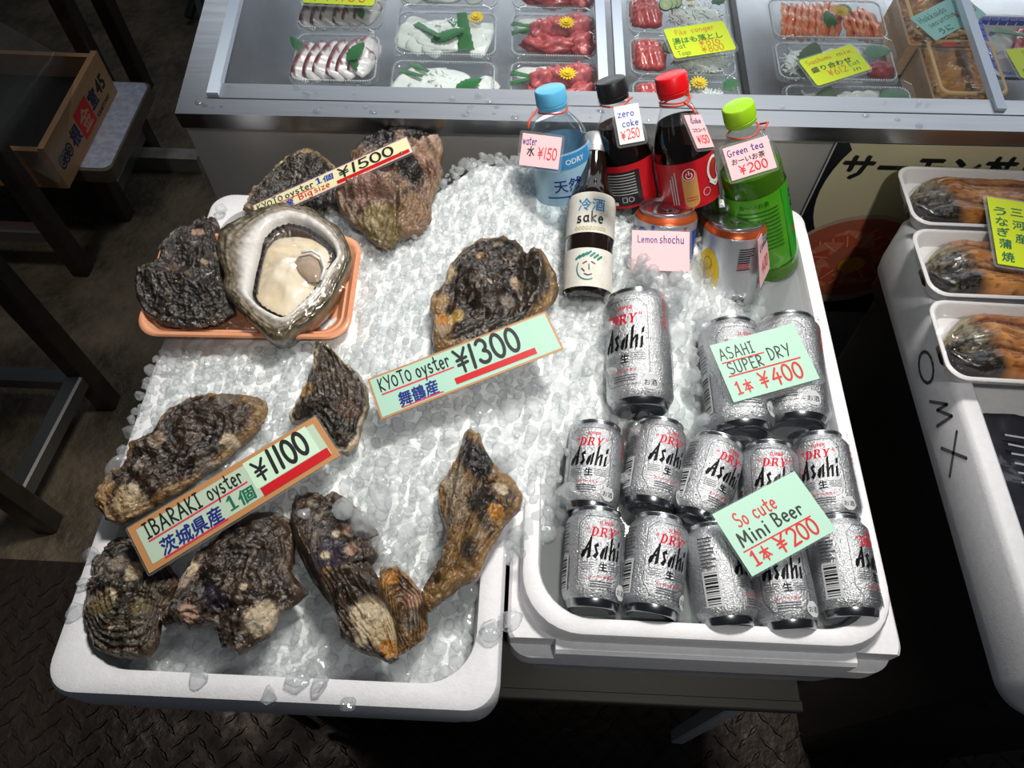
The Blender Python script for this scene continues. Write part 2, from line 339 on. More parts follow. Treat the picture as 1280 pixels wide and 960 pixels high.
def card(name, label, tl, tr, bl, paper, items, cat='price card', group=None, border=None, film=.004, corner=.0, thick=.0006, bord_w=.003, parent_extra=None):
    """tl, tr, bl: (px, py, z). items in units of card width (x) and card height (y up from the lower edge)"""
    A, B, D = (at(*p) for p in (tl, tr, bl))
    U = B-A; wd = np.linalg.norm(U); U = U/wd; V = A-D; V = V-U*(V@U); hd = np.linalg.norm(V); V = V/hd; Nn = np.cross(U, V)
    O = A-V*hd
    root = empty(name, label, cat, frame(O, U, V, Nn), group=group)
    def sheet(x0, y0, x1, y1, z, t, r):
        hx, hy = (x1-x0)/2, (y1-y0)/2; cx, cy = (x0+x1)/2, (y0+y1)/2; r = max(r, .0004)
        mb = MB(); mb.loops([rrect(hx, hy, r, z-t, 4, cx, cy), rrect(hx, hy, r, z, 4, cx, cy)]); return mb
    if border: sheet(0, 0, wd, hd, -.0002, thick, corner).build('card_border', PAPER[border], root); b = bord_w
    else: b = 0
    sheet(b, b, wd-b, hd-b, 0, thick, corner).build('paper', PAPER[paper], root)
    if film: sheet(-film, -film, wd+film, hd+film, -.0012, .0004, corner+film).build('laminate', FILM, root)
    ink = Ink()
    for it in items:
        k = it[0]
        if k == 'h':    # hand lettering: txt, x, y, height, colour, fit width, pen, rot
            _, t, x, y, s, c, fit = it[:7]; pen = it[7] if len(it) > 7 else (.09 if name == 'shelf_card' else .135); rot = it[8] if len(it) > 8 else 0
            v, f = hand(t, s*hd, pen); ww = width(v); v = [(p[0]*fit*wd/ww, p[1], p[2]) for p in v]
            ink.put(v, f, INK[c], x*wd, y*hd, rot)
        elif k == 'j':  # brushed Japanese: txt, x, y, height, colour, fit
            _, t, x, y, s, c, fit = it[:7]; rot = it[8] if len(it) > 8 else 0
            v, f = typeset(t, s*hd, it[7] if len(it) > 7 else .02, .08); ww = width(v); v = [(p[0]*fit*wd/ww, p[1], p[2]) for p in v]
            ink.put(v, f, INK[c], x*wd, y*hd, rot)
        elif k == 'b':  # ruled line
            _, x0, y0, x1, y1, w_, c = it; ink.bar(x0*wd, y0*hd, x1*wd, y1*hd, w_*hd, INK[c])
        elif k == 'p':  # pasted slip
            _, x0, y0, x1, y1, c = it; s_ = sheet(x0*wd, y0*hd, x1*wd, y1*hd, .0002, .0003, .0003); s_.build('pasted_slip', PAPER[c], root)
    ink.build('lettering', root)
    return root
# ------------------------------------------------------------------ floor
def lozenges(x0, x1, y0, y1, pitch):
    mb = MB(); i = 0; y = y0
    while y < y1:
        x = x0 + (pitch/2 if i % 2 else 0); j = 0
        while x < x1:
            a = R(45 if (i+j) % 2 else -45); ca, sa = math.cos(a), math.sin(a)
            base = [(-.015, 0), (0, -.0042), (.015, 0), (0, .0042)]; top = [(-.011, 0), (0, -.002), (.011, 0), (0, .002)]
            mb.loops([[(x+ca*u-sa*v, y+sa*u+ca*v, z) for u, v in q] for q, z in ((base, .0), (top, .0026))], 0, False, True)
            x += pitch; j += 1
        y += pitch*.5; i += 1
    return mb
CONC = M('wet_concrete', srgb(62, 55, 46), .55, spec=.4, bump=(38, .9, .012), mottle=(7, srgb(110, 98, 80), .16), rmap=(.35, .8))
PLATE = M('tread_plate_steel', srgb(62, 55, 50), .38, metal=.55, bump=(45, .5, .004), mottle=(9, srgb(40, 28, 22), .2), rmap=(.22, .6))
wl = MB(); wl.box((0, 3.6, 1.4), (3.0, .06, 1.4)); struct(wl.build('wall_back', M('dark_wall', srgb(70, 66, 62), .7, mottle=(3, srgb(50, 47, 44), .2))))
fl = MB(); fl.box((0, 1.6, -.03), (2.6, 2.6, .03)); struct(fl.build('floor', CONC))
plt = MB(); plt.box((.0, -.28, .001), (2.2, .70, .003)); o = plt.build('floor_plate', PLATE); struct(o)
lz = lozenges(-1.05, 1.0, -.22, .40, .040); lz.v = [(x, y, z+.004) for x, y, z in lz.v]; struct(lz.build('floor_tread', PLATE))

# ------------------------------------------------------------------ foam boxes
FOAM = M('white_foam', srgb(232, 232, 234), .55, spec=.35, bump=(420, .35, .0008), mottle=(130, srgb(222, 222, 226), .2))
def quadloft(mb, loops, mat=0): mb.loops(loops, mat, True, True)
def foam_box(name, label, x0, x1, y0, y1, z0, z1, steps, slots=(), hand=None):
    """steps: list of (inset, z, corner radius) from the outer bottom over the rim and down to the inner floor"""
    cx, cy, hx, hy = (x0+x1)/2, (y0+y1)/2, (x1-x0)/2, (y1-y0)/2
    root = empty(name, label, 'foam box', loc=(cx, cy, z0))
    mb = MB(); mb.loops([rrect(hx-i, hy-i, r, z-z0, 8) for i, z, r in steps])
    o = mb.build('foam_body', FOAM, root, smooth=True, angle=35)
    for b in slots:   # notches moulded into the flange
        cb = MB(); cb.box(((b[0]+b[1])/2-cx, (b[2]+b[3])/2-cy, (b[4]+b[5])/2-z0), ((b[1]-b[0])/2, (b[3]-b[2])/2, (b[5]-b[4])/2))
        c = cb.build('cutter', FOAM, root); md = o.modifiers.new('notch', 'BOOLEAN'); md.object = c; md.operation = 'DIFFERENCE'; md.solver = 'EXACT'
        bpy.context.view_layer.update()
        me = bpy.data.meshes.new_from_object(o.evaluated_get(bpy.context.evaluated_depsgraph_get()))
        o.modifiers.clear(); o.data = me; bpy.data.objects.remove(c)
    if slots: o.data.set_sharp_from_angle(angle=R(35))
    return root
LX0, LX1, LY0, LY1, RIM = -.400, -.005, .090, .690, .720
t = .024
foam_box('foam_box', 'white foam box heaped with ice and oysters, wet bare rim in front', LX0, LX1, LY0, LY1, .56, RIM,
         [(.022, .56, .03), (.008, .60, .035), (.004, .665, .03), (.0, .672, .028), (0, .712, .028), (.003, .718, .026), (.008, RIM, .022), (t-.006, RIM, .045), (t-.001, .718, .045), (t, .712, .045), (t+.012, .575, .04)])
BX0, BX1, BY0, BY1 = -.001, .364, .148, .725
foam_box('foam_box', 'white foam box of icy water holding silver cans and bottles', BX0, BX1, BY0, BY1, .54, RIM,
         [(.022, .54, .03), (.010, .57, .03), (.004, .64, .026), (0, .645, .024), (0, .694, .024), (.003, .698, .022), (.010, .699, .05), (.0105, .714, .055), (.0125, .719, .055), (.015, .7205, .055), (.024, .7205, .052), (.0265, .719, .050), (.028, .713, .050), (.036, .56, .045)],
         slots=[(BX0-.01, BX0+.045, BY0-.01, BY0+.012, .672, .71), (BX1-.045, BX1+.01, BY0-.01, BY0+.012, .672, .71), (BX0+.13, BX0+.21, BY0-.02, BY0+.012, .5, .562)])
WATER = CLEAR('cold_water', (.86, .90, .89), .02, .55, .03, bump=(22, .06, .003), haze=.15)
wb = MB(); wb.loops([rrect((BX1-BX0)/2-.0335, (BY1-BY0)/2-.0335, .046, .600, 8, (BX0+BX1)/2, (BY0+BY1)/2), rrect((BX1-BX0)/2-.0284, (BY1-BY0)/2-.0284, .049, .702, 8, (BX0+BX1)/2, (BY0+BY1)/2)])
o = wb.build('water', WATER); o['kind'] = 'stuff'; tag(o, 'cold water filling the box of silver cans', 'water')
# third box: seen from its left side, grey in the shade, eel trays on top
E0 = at(1206, 487, RIM); E1 = at(1280, 760, RIM)
foam_box('foam_box', 'white foam box under the eel trays with marker scrawl on its shaded side', .474, .80, .120, .700, .632, RIM,
         [(.006, .632, .03), (.001, .64, .032), (0, .655, .03), (0, .712, .026), (.003, .718, .024), (.006, RIM, .022), (.020, RIM, .03), (.024, .716, .03), (.026, .70, .03), (.03, .665, .03)])
# scrawl in black marker on its left side
sk = MB(); scr = M('faded_black_marker', (.16, .16, .17), .6)
def side_pt(u, v): return (.4735, u, v)
eel_box = [o for o in bpy.data.objects if o.get('label', '').startswith('white foam box under')][0]
for pl in ([arc(.490, .683, .020, .014, 0, 360, 14)] + [[(.450, .672), (.430, .700), (.434, .680), (.414, .702), (.418, .672)], [(.395, .702), (.358, .668)], [(.392, .668), (.362, .704)]]):
    sk = MB(); v, f = ribbon(pl, .004); sk.add([side_pt(p[0], p[1]) for p in v], [g[::-1] for g in f], 0); sk.build('marker_stroke', scr, eel_box, world=True)

STEEL = M('brushed_steel', (.50, .51, .53), .30, metal=1, bump=(220, .12, .0006), stretch=(.06, 1, 1), mottle=(90, (.45, .46, .48), .3), rmap=(.26, .36))
DSTEEL = M('dull_steel', (.56, .54, .51), .46, metal=.3, bump=(40, .2, .002), mottle=(7, (.48, .46, .43), .25))
GREYST = M('grey_steel_tube', (.20, .19, .18), .42, metal=.85, mottle=(12, (.12, .11, .10), .2))
BLACKP = M('black_plastic', (.012, .012, .013), .5)
st = empty('metal_stand', 'low steel stand with a thin tray edge under the box of cans', 'stand', loc=(.16, .4, 0))
mb = MB(); mb.box((.155, .435, .533), (.165, .293, .006)); mb.beam((-.01, .138, .530), (.322, .138, .530), .012, .018); mb.build('tray', M('stand_edge', (.24, .23, .20), .38, metal=.9), st, world=True)
for x, y in ((.298, .165), (.02, .62), (.29, .68)):
    mb = MB(); mb.beam((x, y, .0), (x, y, .527), .022); mb.build('leg', M('leg_grey', (.62, .62, .63), .45) if y < .2 else GREYST, st, world=True)
st = empty('storage_crate', 'black plastic crate under the oyster box', 'crate', loc=(-.2, .4, 0))
mb = MB(); mb.loops([rrect(.15, .24, .02, .0, 4, -.19, .41), rrect(.17, .26, .02, .53, 4, -.19, .41), rrect(.18, .27, .02, .531, 4, -.19, .41), rrect(.18, .27, .02, .559, 4, -.19, .41)]); mb.build('crate_body', BLACKP, st, world=True)
for k in range(5):
    mb = MB(); mb.box((-.19+(k-2)*.06, .147+0, .28), (.006, .004, .22)); mb.build('rib', BLACKP, st, world=True)
eb = empty('storage_crate', 'dark crate under the foam box of eel trays', 'crate', loc=(.64, .41, 0))
mb = MB(); mb.loops([rrect(.13, .26, .02, .0, 4, .64, .41), rrect(.145, .275, .02, .60, 4, .64, .41), rrect(.155, .285, .02, .601, 4, .64, .41), rrect(.155, .285, .02, .631, 4, .64, .41)]); mb.build('crate_body', BLACKP, eb, world=True)

# ------------------------------------------------------------------ display case (its top rises 7.5 degrees away from the front edge)
ca_, cb_ = math.atan2(.028, 1.038), R(7.5)
P0 = np.array([-.433, .737, .80]); CX = np.array([math.cos(ca_), math.sin(ca_), 0]); CY = np.array([-math.sin(ca_)*math.cos(cb_), math.cos(ca_)*math.cos(cb_), math.sin(cb_)]); CZ = np.cross(CX, CY)
CASE_M = frame(P0, CX, CY, CZ)
def cw(u, v, z): return P0+CX*u+CY*v+CZ*z
case = empty('display_case', 'stainless steel refrigerated counter with glass lid over packed sashimi', 'display case', CASE_M)
CW, CD = 1.45, .62
mb = MB()
mb.box((CW/2, .0125, -.012), (CW/2, .0125, .012)); mb.box((CW/2, .041, -.014), (CW/2, .012, .012))       # front bands with a dark joint
mb.box((.0165, CD/2, -.012), (.0165, CD/2, .0119)); mb.box((CW/2, CD-.02, -.012), (CW/2, .02, .0118))
mb.box((CW/2, .0268, -.02), (CW/2, .0022, .012))
mb.build('case_frame', STEEL, case)
mb = MB()
v0 = [(0, .004, -.024), (CW, .004, -.024), (CW, .05, -.10), (0, .05, -.10)]
mb.box((CW/2, .030, -.14), (CW/2, .003, .118)); mb.box((.033, .3, -.06), (.001, .28, .05)); mb.box((CW/2, .33, -.105), (CW/2-.02, .29, .003)); mb.box((CW/2, .615, -.06), (CW/2, .003, .06))
mb.build('well', M('well_steel', (.30, .31, .33), .38, metal=.8, mottle=(12, (.22, .22, .24), .25)), case)
RAIL = M('rail_white', srgb(205, 218, 235), .35, metal=.2, spec=.6)
for u in (.040, .525, .547, 1.020):
    mb = MB(); mb.box((u, .335, -.003), (.0062 if u > .1 else .007, .30 if u > .1 else .302, .005)); mb.build('slide_rail', RAIL, case)
mb = MB(); mb.box((.745, .30, -.098), (.004, .25, .004)); mb.build('well_divider', BLACKP, case)
GLASS = CLEAR('case_glass', (.93, .95, .95), .02, .5, .012)
for a_, b_ in ((.050, .518), (.553, 1.013), (1.027, CW-.01)):
    mb = MB(); mb.add([(a_, .055, -.006), (b_, .055, -.006), (b_, .58, -.006), (a_, .58, -.006)], [(0, 1, 2, 3)]); mb.build('glass_pane', GLASS, case)
# body below: an upright steel front
FY = math.cos(ca_); n = np.array([-math.sin(ca_), math.cos(ca_), 0])
def face(u, z, d=.012): p = P0+CX*u+n*d; return (p[0], p[1], z)
mb = MB()
mb.add([face(.0, .776), face(CW, .776), face(CW, .10), face(.0, .10), face(.0, .85, .6), face(CW, .85, .6), face(CW, .10, .6), face(.0, .10, .6)],
       [(3, 2, 1, 0), (0, 4, 7, 3), (1, 2, 6, 5), (2, 3, 7, 6)]); mb.build('case_body', DSTEEL, case, world=True)
for u in (.06, .5, .95, 1.4):
    for d in (.05, .55): mb = MB(); p = P0+CX*u+n*d; mb.beam((p[0], p[1], 0), (p[0], p[1], .12), .04); mb.build('case_foot', GREYST, case, world=True)
# water droplets on the steel edge
mb = MB()
for k in range(46):
    u = rng.uniform(.02, 1.0); v = rng.uniform(.003, .022) if k % 3 else rng.uniform(.03, .05); r = rng.uniform(.0015, .0045)
    mb.loops([[(u+r*s*math.cos(2*PI*i/10)*1.2, v+r*s*math.sin(2*PI*i/10), r*h) for i in range(10)] for s, h in ((1, 0), (.93, .14), (.7, .3), (.35, .4))], 0, False, True)
o = mb.build('water_droplets', CLEAR('droplet', (.9, .92, .94), .03, .8, .10), case, smooth=True); o['kind'] = 'stuff'
# ------------------------------------------------------------------ crushed ice
ICE_PTS = [(350, 845, .690), (130, 835, .690), (575, 825, .690), (580, 740, .700), (110, 770, .698), (300, 760, .703), (450, 750, .703), (150, 640, .716), (300, 600, .728), (450, 600, .732), (175, 500, .722), (250, 450, .728), (400, 440, .735), (500, 520, .740), (560, 430, .748),
           (230, 330, .728), (275, 240, .726), (300, 300, .732), (350, 230, .735), (480, 250, .745), (500, 340, .745), (600, 205, .775), (640, 260, .770), (600, 300, .758), (700, 205, .775), (715, 330, .742), (740, 300, .735), (740, 372, .735), (690, 420, .752), (775, 320, .765), (872, 345, .755), (830, 240, .775), (822, 345, .790), (822, 372, .775),
           (640, 520, .740), (620, 600, .735), (640, 670, .722), (700, 640, .703), (700, 520, .735), (760, 540, .712), (840, 530, .708), (840, 430, .728), (880, 380, .722), (950, 380, .702), (930, 430, .700), (790, 590, .700), (560, 660, .722)]
_q = np.array([at(*p) for p in ICE_PTS])
def _rbf(d): return d*d*np.log(d+1e-9)
_D = np.linalg.norm(_q[:, None, :2]-_q[None, :, :2], axis=2); _n = len(_q)
_A = np.zeros((_n+3, _n+3)); _A[:_n, :_n] = _rbf(_D)+np.eye(_n)*.004; _A[:_n, _n] = 1; _A[:_n, _n+1:] = _q[:, :2]; _A[_n:, :_n] = _A[:_n, _n:].T
_w = np.linalg.solve(_A, np.concatenate([_q[:, 2], np.zeros(3)]))
def ice_h(xy):
    xy = np.atleast_2d(np.asarray(xy, float)); d = np.linalg.norm(xy[:, None]-_q[None, :, :2], axis=2)
    return np.clip(_rbf(d)@_w[:_n]+_w[_n]+xy@_w[_n+1:], .68, .80)
def on_ice(px, py, up=0.0):
    z = .73
    for _ in range(6): z = float(ice_h(at(px, py, z)[:2])[0])+up
    return at(px, py, z)
ICE_OUT = [(215, 420), (190, 455), (160, 530), (135, 610), (120, 680), (106, 770), (104, 815), (120, 845), (150, 853), (350, 857), (560, 861), (588, 845), (597, 770), (604, 715), (660, 690), (690, 665), (700, 600), (706, 562), (770, 552), (800, 600), (828, 640), (846, 600), (850, 562), (886, 545), (872, 470), (880, 410), (930, 418), (962, 390), (945, 356), (905, 330), (905, 250), (850, 205), (760, 190), (690, 192), (640, 190), (590, 193), (545, 225), (500, 240), (440, 250), (370, 232), (335, 262), (290, 290), (240, 340)]
ICE_POLY = np.array([on_ice(*p)[:2] for p in ICE_OUT])
def inside(P, poly):
    P = np.atleast_2d(P); x, y = P[:, 0], P[:, 1]; c = np.zeros(len(P), bool); n = len(poly)
    for i in range(n):
        x0, y0 = poly[i]; x1, y1 = poly[i-1]
        c ^= ((y0 > y) != (y1 > y)) & (x < (x1-x0)*(y-y0)/(y1-y0+1e-12)+x0)
    return c
def vnoise(P, s, seed=0):
    """smooth value noise of 2D or 3D points, 0..1"""
    P = np.asarray(P, float)*s; i = np.floor(P).astype(np.int64); f = P-i; f = f*f*(3-2*f); k = P.shape[1]; out = np.zeros(len(P))
    for c in range(2**k):
        b = np.array([(c >> a) & 1 for a in range(k)]); q = i+b
        h = (q[:, 0]*374761393+q[:, 1]*668265263+(q[:, 2]*2147483647 if k > 2 else 0)+seed*1274126177) & 0xffffffff
        h = ((h ^ (h >> 13))*1274126177) & 0xffffffff; h = (h ^ (h >> 16)) & 0xffff
        out += h/65535.0*np.prod(np.where(b, f, 1-f), axis=1)
    return out
def fbm(P, s, o=4, seed=0):
    a, t_, r = 1.0, 0.0, 0.0
    for k in range(o): r = r+a*vnoise(P, s*2**k, seed+k*7); t_ += a; a *= .55
    return r/t_
ico = bmesh.new(); bmesh.ops.create_icosphere(ico, subdivisions=3, radius=1)
IV3 = np.array([v.co[:] for v in ico.verts]); IT3 = np.array([[v.index for v in f.verts] for f in ico.faces]); ico.free()
ico = bmesh.new(); bmesh.ops.create_icosphere(ico, subdivisions=2, radius=1)
IV2 = np.array([v.co[:] for v in ico.verts]); IT2 = np.array([[v.index for v in f.verts] for f in ico.faces]); ico.free()
def chunk_shape(seed, fine=True):
    r = np.random.default_rng(seed); V = (IV3 if fine else IV2).copy()
    V *= r.uniform(.75, 1.25, 3)
    for _ in range(13):
        n_ = r.normal(size=3); n_ /= np.linalg.norm(n_); d = r.uniform(.42, .8); s = V@n_; k = np.maximum(0, s-d); V -= np.outer(k*.98, n_)
    V += (fbm(V+5+seed, 1.6, 2, seed)[:, None]-.5)*.18*V
    return V/np.abs(V).max()
def rot_rand(r):
    q = r.normal(size=4); q /= np.linalg.norm(q); w_, x, y, z = q
    return np.array([[1-2*(y*y+z*z), 2*(x*y-w_*z), 2*(x*z+w_*y)], [2*(x*y+w_*z), 1-2*(x*x+z*z), 2*(y*z-w_*x)], [2*(x*z-w_*y), 2*(y*z+w_*x), 1-2*(x*x+y*y)]])
POOL3 = [chunk_shape(s) for s in range(14)]; POOL2 = [chunk_shape(s, False) for s in range(24)]
KEEP_OUT = []      # world outlines (xy polygon, chance to drop) where something lies on the ice; filled below by the builders
PILES = [(762, 430, .02, 10, .004, .009), (766, 490, .02, 10, .006, .009), (720, 560, .014, 12, .026, .008), (714, 610, .016, 14, .024, .0085), (700, 645, .02, 8, .004, .009), (783, 600, .010, 11, .028, .007), (836, 618, .014, 12, .030, .007), (872, 470, .014, 12, .022, .008), (882, 525, .012, 11, .022, .008), (800, 540, .016, 12, .030, .008), (765, 410, .012, 10, .022, .008), (768, 470, .010, 10, .02, .008),
         (455, 655, .02, 16, .022, .0095), (430, 640, .016, 12, .026, .009), (475, 680, .02, 10, .014, .009), (398, 690, .016, 7, .018, .0095), (385, 640, .012, 6, .02, .008), (880, 395, .02, 12, .010, .009), (800, 350, .02, 14, .016, .0085), (845, 365, .02, 14, .014, .0085), (770, 330, .016, 10, .012, .008), (822, 340, .022, 22, .036, .0075), (798, 322, .012, 12, .045, .0065), (850, 345, .014, 12, .034, .007), (800, 350, .02, 12, .03, .008), (445, 475, .012, 6, .02, .007), (560, 690, .02, 8, .01, .010), (630, 590, .02, 12, .016, .009)]         # extra handfuls of ice: (px, py, spread, count, z lift, size)
def build_ice():
    g = .0035; x0, y0 = ICE_POLY.min(0)-.01; x1, y1 = ICE_POLY.max(0)+.01
    xs = np.arange(x0, x1, g); ys = np.arange(y0, y1, g); gx, gy = np.meshgrid(xs, ys); P = np.c_[gx.ravel(), gy.ravel()]
    ins = inside(P, ICE_POLY); h = ice_h(P)-.006
    # distance to the outline softens the edge down
    d = np.full(len(P), 1e9)
    for i in range(len(ICE_POLY)):
        a, b = ICE_POLY[i-1], ICE_POLY[i]; ab = b-a; t_ = np.clip(((P-a)@ab)/(ab@ab+1e-12), 0, 1); d = np.minimum(d, np.linalg.norm(P-(a+t_[:, None]*ab), axis=1))
    h += (fbm(P, 55, 4, 3)-.5)*.014+(fbm(P, 160, 2, 9)-.5)*.005
    h -= .02*np.exp(-d/.008)
    idx = -np.ones(len(P), int); idx[ins] = np.arange(ins.sum()); nx = len(xs); tris = []
    I = idx.reshape(len(ys), nx); a, b, c, e = I[:-1, :-1], I[:-1, 1:], I[1:, 1:], I[1:, :-1]
    ok = (a >= 0) & (b >= 0) & (c >= 0) & (e >= 0)
    T = np.concatenate([np.c_[a[ok], b[ok], c[ok]], np.c_[a[ok], c[ok], e[ok]]])
    V = np.c_[P[ins], h[ins]]
    bed = fast_mesh('crushed_ice', V, T, M('packed_ice', (.88, .905, .905), .3, spec=.5, sss=.25, bump=(210, .6, .003), mottle=(60, (.78, .82, .82), .22)))
    tag(bed, 'heap of crushed ice filling the oyster box and spilling into the drinks', 'ice'); bed['kind'] = 'stuff'
    # loose lumps over the bed
    r = np.random.default_rng(5); cen, rad = [], []
    n = 26000; Q = np.c_[r.uniform(x0, x1, n), r.uniform(y0, y1, n)]; Q = Q[inside(Q, ICE_POLY)]
    big = np.clip((.62-Q[:, 1])/.45, 0, 1)*.6+np.clip((Q[:, 0]+.05)/.12, 0, 1)*.35
    size = (.0052+.0054*np.clip(big, 0, 1))*r.lognormal(0, .30, len(Q))
    keep = np.ones(len(Q), bool)
    for poly, pr in KEEP_OUT: keep &= ~(inside(Q, poly) & (r.random(len(Q)) < pr))
    # thin to a loose packing
    cell = {}; sel = []
    for i in np.where(keep)[0]:
        k = (int(Q[i, 0]/.012), int(Q[i, 1]/.012)); ok_ = True
        for a in (-1, 0, 1):
            for b in (-1, 0, 1):
                for j in cell.get((k[0]+a, k[1]+b), ()):
                    if (Q[i, 0]-Q[j, 0])**2+(Q[i, 1]-Q[j, 1])**2 < (.62*(size[i]+size[j]))**2: ok_ = False; break
                if not ok_: break
            if not ok_: break
        if ok_: cell.setdefault(k, []).append(i); sel.append(i)
    sel = np.array(sel); hz = ice_h(Q[sel])+(fbm(Q[sel], 55, 4, 3)-.5)*.014
    cen = [np.r_[Q[i], z+size[i]*r.uniform(-.65, .20)] for i, z in zip(sel, hz)]; rad = [size[i] for i in sel]
    for px, py, sp, cnt, lift, s in PILES:
        c0 = on_ice(px, py, lift)
        for _ in range(cnt):
            u = r.normal(0, sp/2.0, 2); cen.append(c0+np.r_[u, s*r.uniform(-.3, .9)-2.5*abs(u).sum()**2/sp]); rad.append(s*r.uniform(.65, 1.3))
    vs, ts, base = [], [], 0
    for c, s in zip(cen, rad):
        if s > .0075: S, T_ = POOL3[r.integers(len(POOL3))], IT3
        else: S, T_ = POOL2[r.integers(len(POOL2))], IT2
        vs.append((S*s*r.uniform(.8, 1.25, 3))@rot_rand(r).T+c); ts.append(T_+base); base += len(S)
    lumps = fast_mesh('ice_lumps', np.concatenate(vs), np.concatenate(ts), ICE('clear_ice', .15, .65, .25, col=(.975, .985, .99)), parent=bed); lumps['kind'] = 'stuff'
# ------------------------------------------------------------------ oysters
SHELL = M('wet_oyster_shell', (1, 1, 1), .34, spec=.5, attr='Col', mottle=(240, (.45, .42, .38), .22), bump=(330, .9, .0024), coat=.6, crough=.14)
def resample(pts, n):
    P = np.array(pts+[pts[0]], float); d = np.r_[0, np.cumsum(np.linalg.norm(np.diff(P, axis=0), axis=1))]
    t_ = np.linspace(0, d[-1], n, endpoint=False); return np.c_[np.interp(t_, d, P[:, 0]), np.interp(t_, d, P[:, 1])]
def zoomed(x0, y0, k, pts): return [(x0+k*a, y0+k*b) for a, b in pts]
DARK, BROWN, TAN, CREAM, PURP, GREY, OLIVE, PINKB, ORANGE = [srgb(*c) for c in ((34, 30, 28), (84, 62, 42), (158, 122, 74), (214, 196, 166), (62, 54, 66), (120, 110, 100), (110, 96, 58), (176, 140, 118), (190, 130, 50))]
def oyster(label, outline, hinge, core=None, up=.004, H=.022, tilt=(0, 0), dark=.75, edge=TAN, edge_w=.14, body=DARK, second=BROWN, patches=(), layers=9, seed=1, bowl=.014, ridges=(), name='oyster', group='whole oysters on the ice', cat='oyster', frill=.004, loc_z=None, keep=.97):
    """outline, hinge, core in photograph pixels. patches: (px, py, radius px, colour). ridges: (px0, py0, px1, py1, width px, height m)"""
    nr, na = 60, 230
    px = np.array(outline, float); cpx = px.mean(0) if core is None else np.array(core, float)
    c0 = on_ice(cpx[0], cpx[1], up) if loc_z is None else at(cpx[0], cpx[1], loc_z)
    # the shell lies on a plane through c0, tilted a little; z = c0z + tx*dx + ty*dy
    nrm = np.array([-tilt[0], -tilt[1], 1.0])
    def plane(q): d = ray(*q); return CP+d*(((c0-CP)@nrm)/(d@nrm))
    W = np.array([plane(q) for q in resample(outline, na)]); hg = plane(hinge)
    def loc(P): return P-c0
    E_ = loc(W); hgl = loc(hg)[:2]; cen = np.zeros(3)
    ang = np.linspace(0, 2*PI, na, endpoint=False)
    E2 = E_[:, :2]*(1+.030*(fbm(np.c_[np.cos(ang)*3+seed, np.sin(ang)*3], 2.2, 4, seed)[:, None]-.5)*2)
    size = np.sqrt(np.abs(np.sum(E2[:, 0]*np.roll(E2[:, 1], -1)-E2[:, 1]*np.roll(E2[:, 0], -1))/2))
    tr = np.linspace(0, 1, nr)**.85
    XY = (E2[None]*tr[:, None, None]); T = np.repeat(tr[:, None], na, 1); fl = XY.reshape(-1, 2); t_ = T.ravel()
    r_out = np.linalg.norm(E2, axis=1); r_o = np.repeat(r_out[None], nr, 0).ravel()
    # growth coordinate: 0 at the hinge, 1 on the outline
    v = fl-hgl; dist = np.linalg.norm(v, axis=1); th = np.arctan2(v[:, 1], v[:, 0])
    eo = E2-hgl; ea = np.arctan2(eo[:, 1], eo[:, 0]); ed = np.linalg.norm(eo, axis=1); o_ = np.argsort(ea)
    far = np.interp(th, np.r_[ea[o_]-2*PI, ea[o_], ea[o_]+2*PI], np.tile(ed[o_], 3)); s = np.clip(dist/np.maximum(far, 1e-4), 0, 1)
    n1 = fbm(fl+seed*3.1, 45, 4, seed); n2 = fbm(fl+seed, 140, 3, seed+5); n3 = fbm(fl*[1, 1]+seed, 24, 3, seed+11)
    g = .55*s+.45*t_+.16*(n1-.5)+.25*(n3-.5)
    lay = g*layers; fr = lay-np.floor(lay)
    dome = np.power(np.clip(1-t_**2.3, 0, 1), .62)
    rad_n = fbm(np.c_[th*4.5, s*.8]+seed, 1.8, 3, seed+21)
    z = H*(dome*(.62+.75*(n3-.22)))+.0040*(fr**2.2)*(t_ < .985)+.013*(n1-.5)*dome+.0062*(n2-.5)+.007*(rad_n-.5)*np.clip(s*1.2, 0, 1)*np.clip(1.05-t_, 0, 1)
    z += frill*(np.sin(th*9+6*n1+seed)*.5+.5)*np.clip((t_-.8)/.2, 0, 1)
    def to_loc(q): return loc(plane(q))[:2]
    for a0, b0, a1, b1, wpx, hh in ridges:
        p, q = to_loc((a0, b0)), to_loc((a1, b1)); pq = q-p; wm = np.linalg.norm(to_loc((a0+wpx, b0))-p)
        u = np.clip(((fl-p)@pq)/(pq@pq+1e-12), 0, 1); dd = np.linalg.norm(fl-(p+u[:, None]*pq), axis=1)+.004*(n1-.5); z += hh*np.exp(-(dd/wm)**2)
    pl = -(nrm[0]*fl[:, 0]+nrm[1]*fl[:, 1])
    top = np.c_[fl, z+pl]
    # colour: growth bands of the shell itself
    dark = dark*.74; n4 = fbm(fl+seed*2, 95, 4, seed+31); k = np.clip((.5*n1+.5*n4-.38)*4.0, 0, 1)[:, None]; bnd = np.clip((fr-.62)*4, 0, 1)[:, None]*np.clip((n2-.3)*3, 0, 1)[:, None]
    col = np.array(body)*(1-k*(1-dark)*1.1)+np.array(second)*k*(1-dark)*1.1
    col = col*(1-.55*bnd)+np.array(second)*.55*bnd
    ew = np.clip((t_-(1-edge_w*(.5+1.4*n3)))/(edge_w*.55), 0, 1)[:, None]*(.35+.65*np.clip((n2-.25)*2.5, 0, 1))[:, None]
    col = col*(1-ew)+np.array(edge)*ew
    gy = np.clip((n3*.5+n2*.5-.55)*5, 0, 1)[:, None]*.22; col = col*(1-gy)+np.array(GREY)*gy
    spk = np.clip((vnoise(fl+seed, 240, seed+3)-.78)*9, 0, 1)[:, None]; col = col*(1-spk*.6)+np.array(srgb(170, 156, 138))*spk*.6
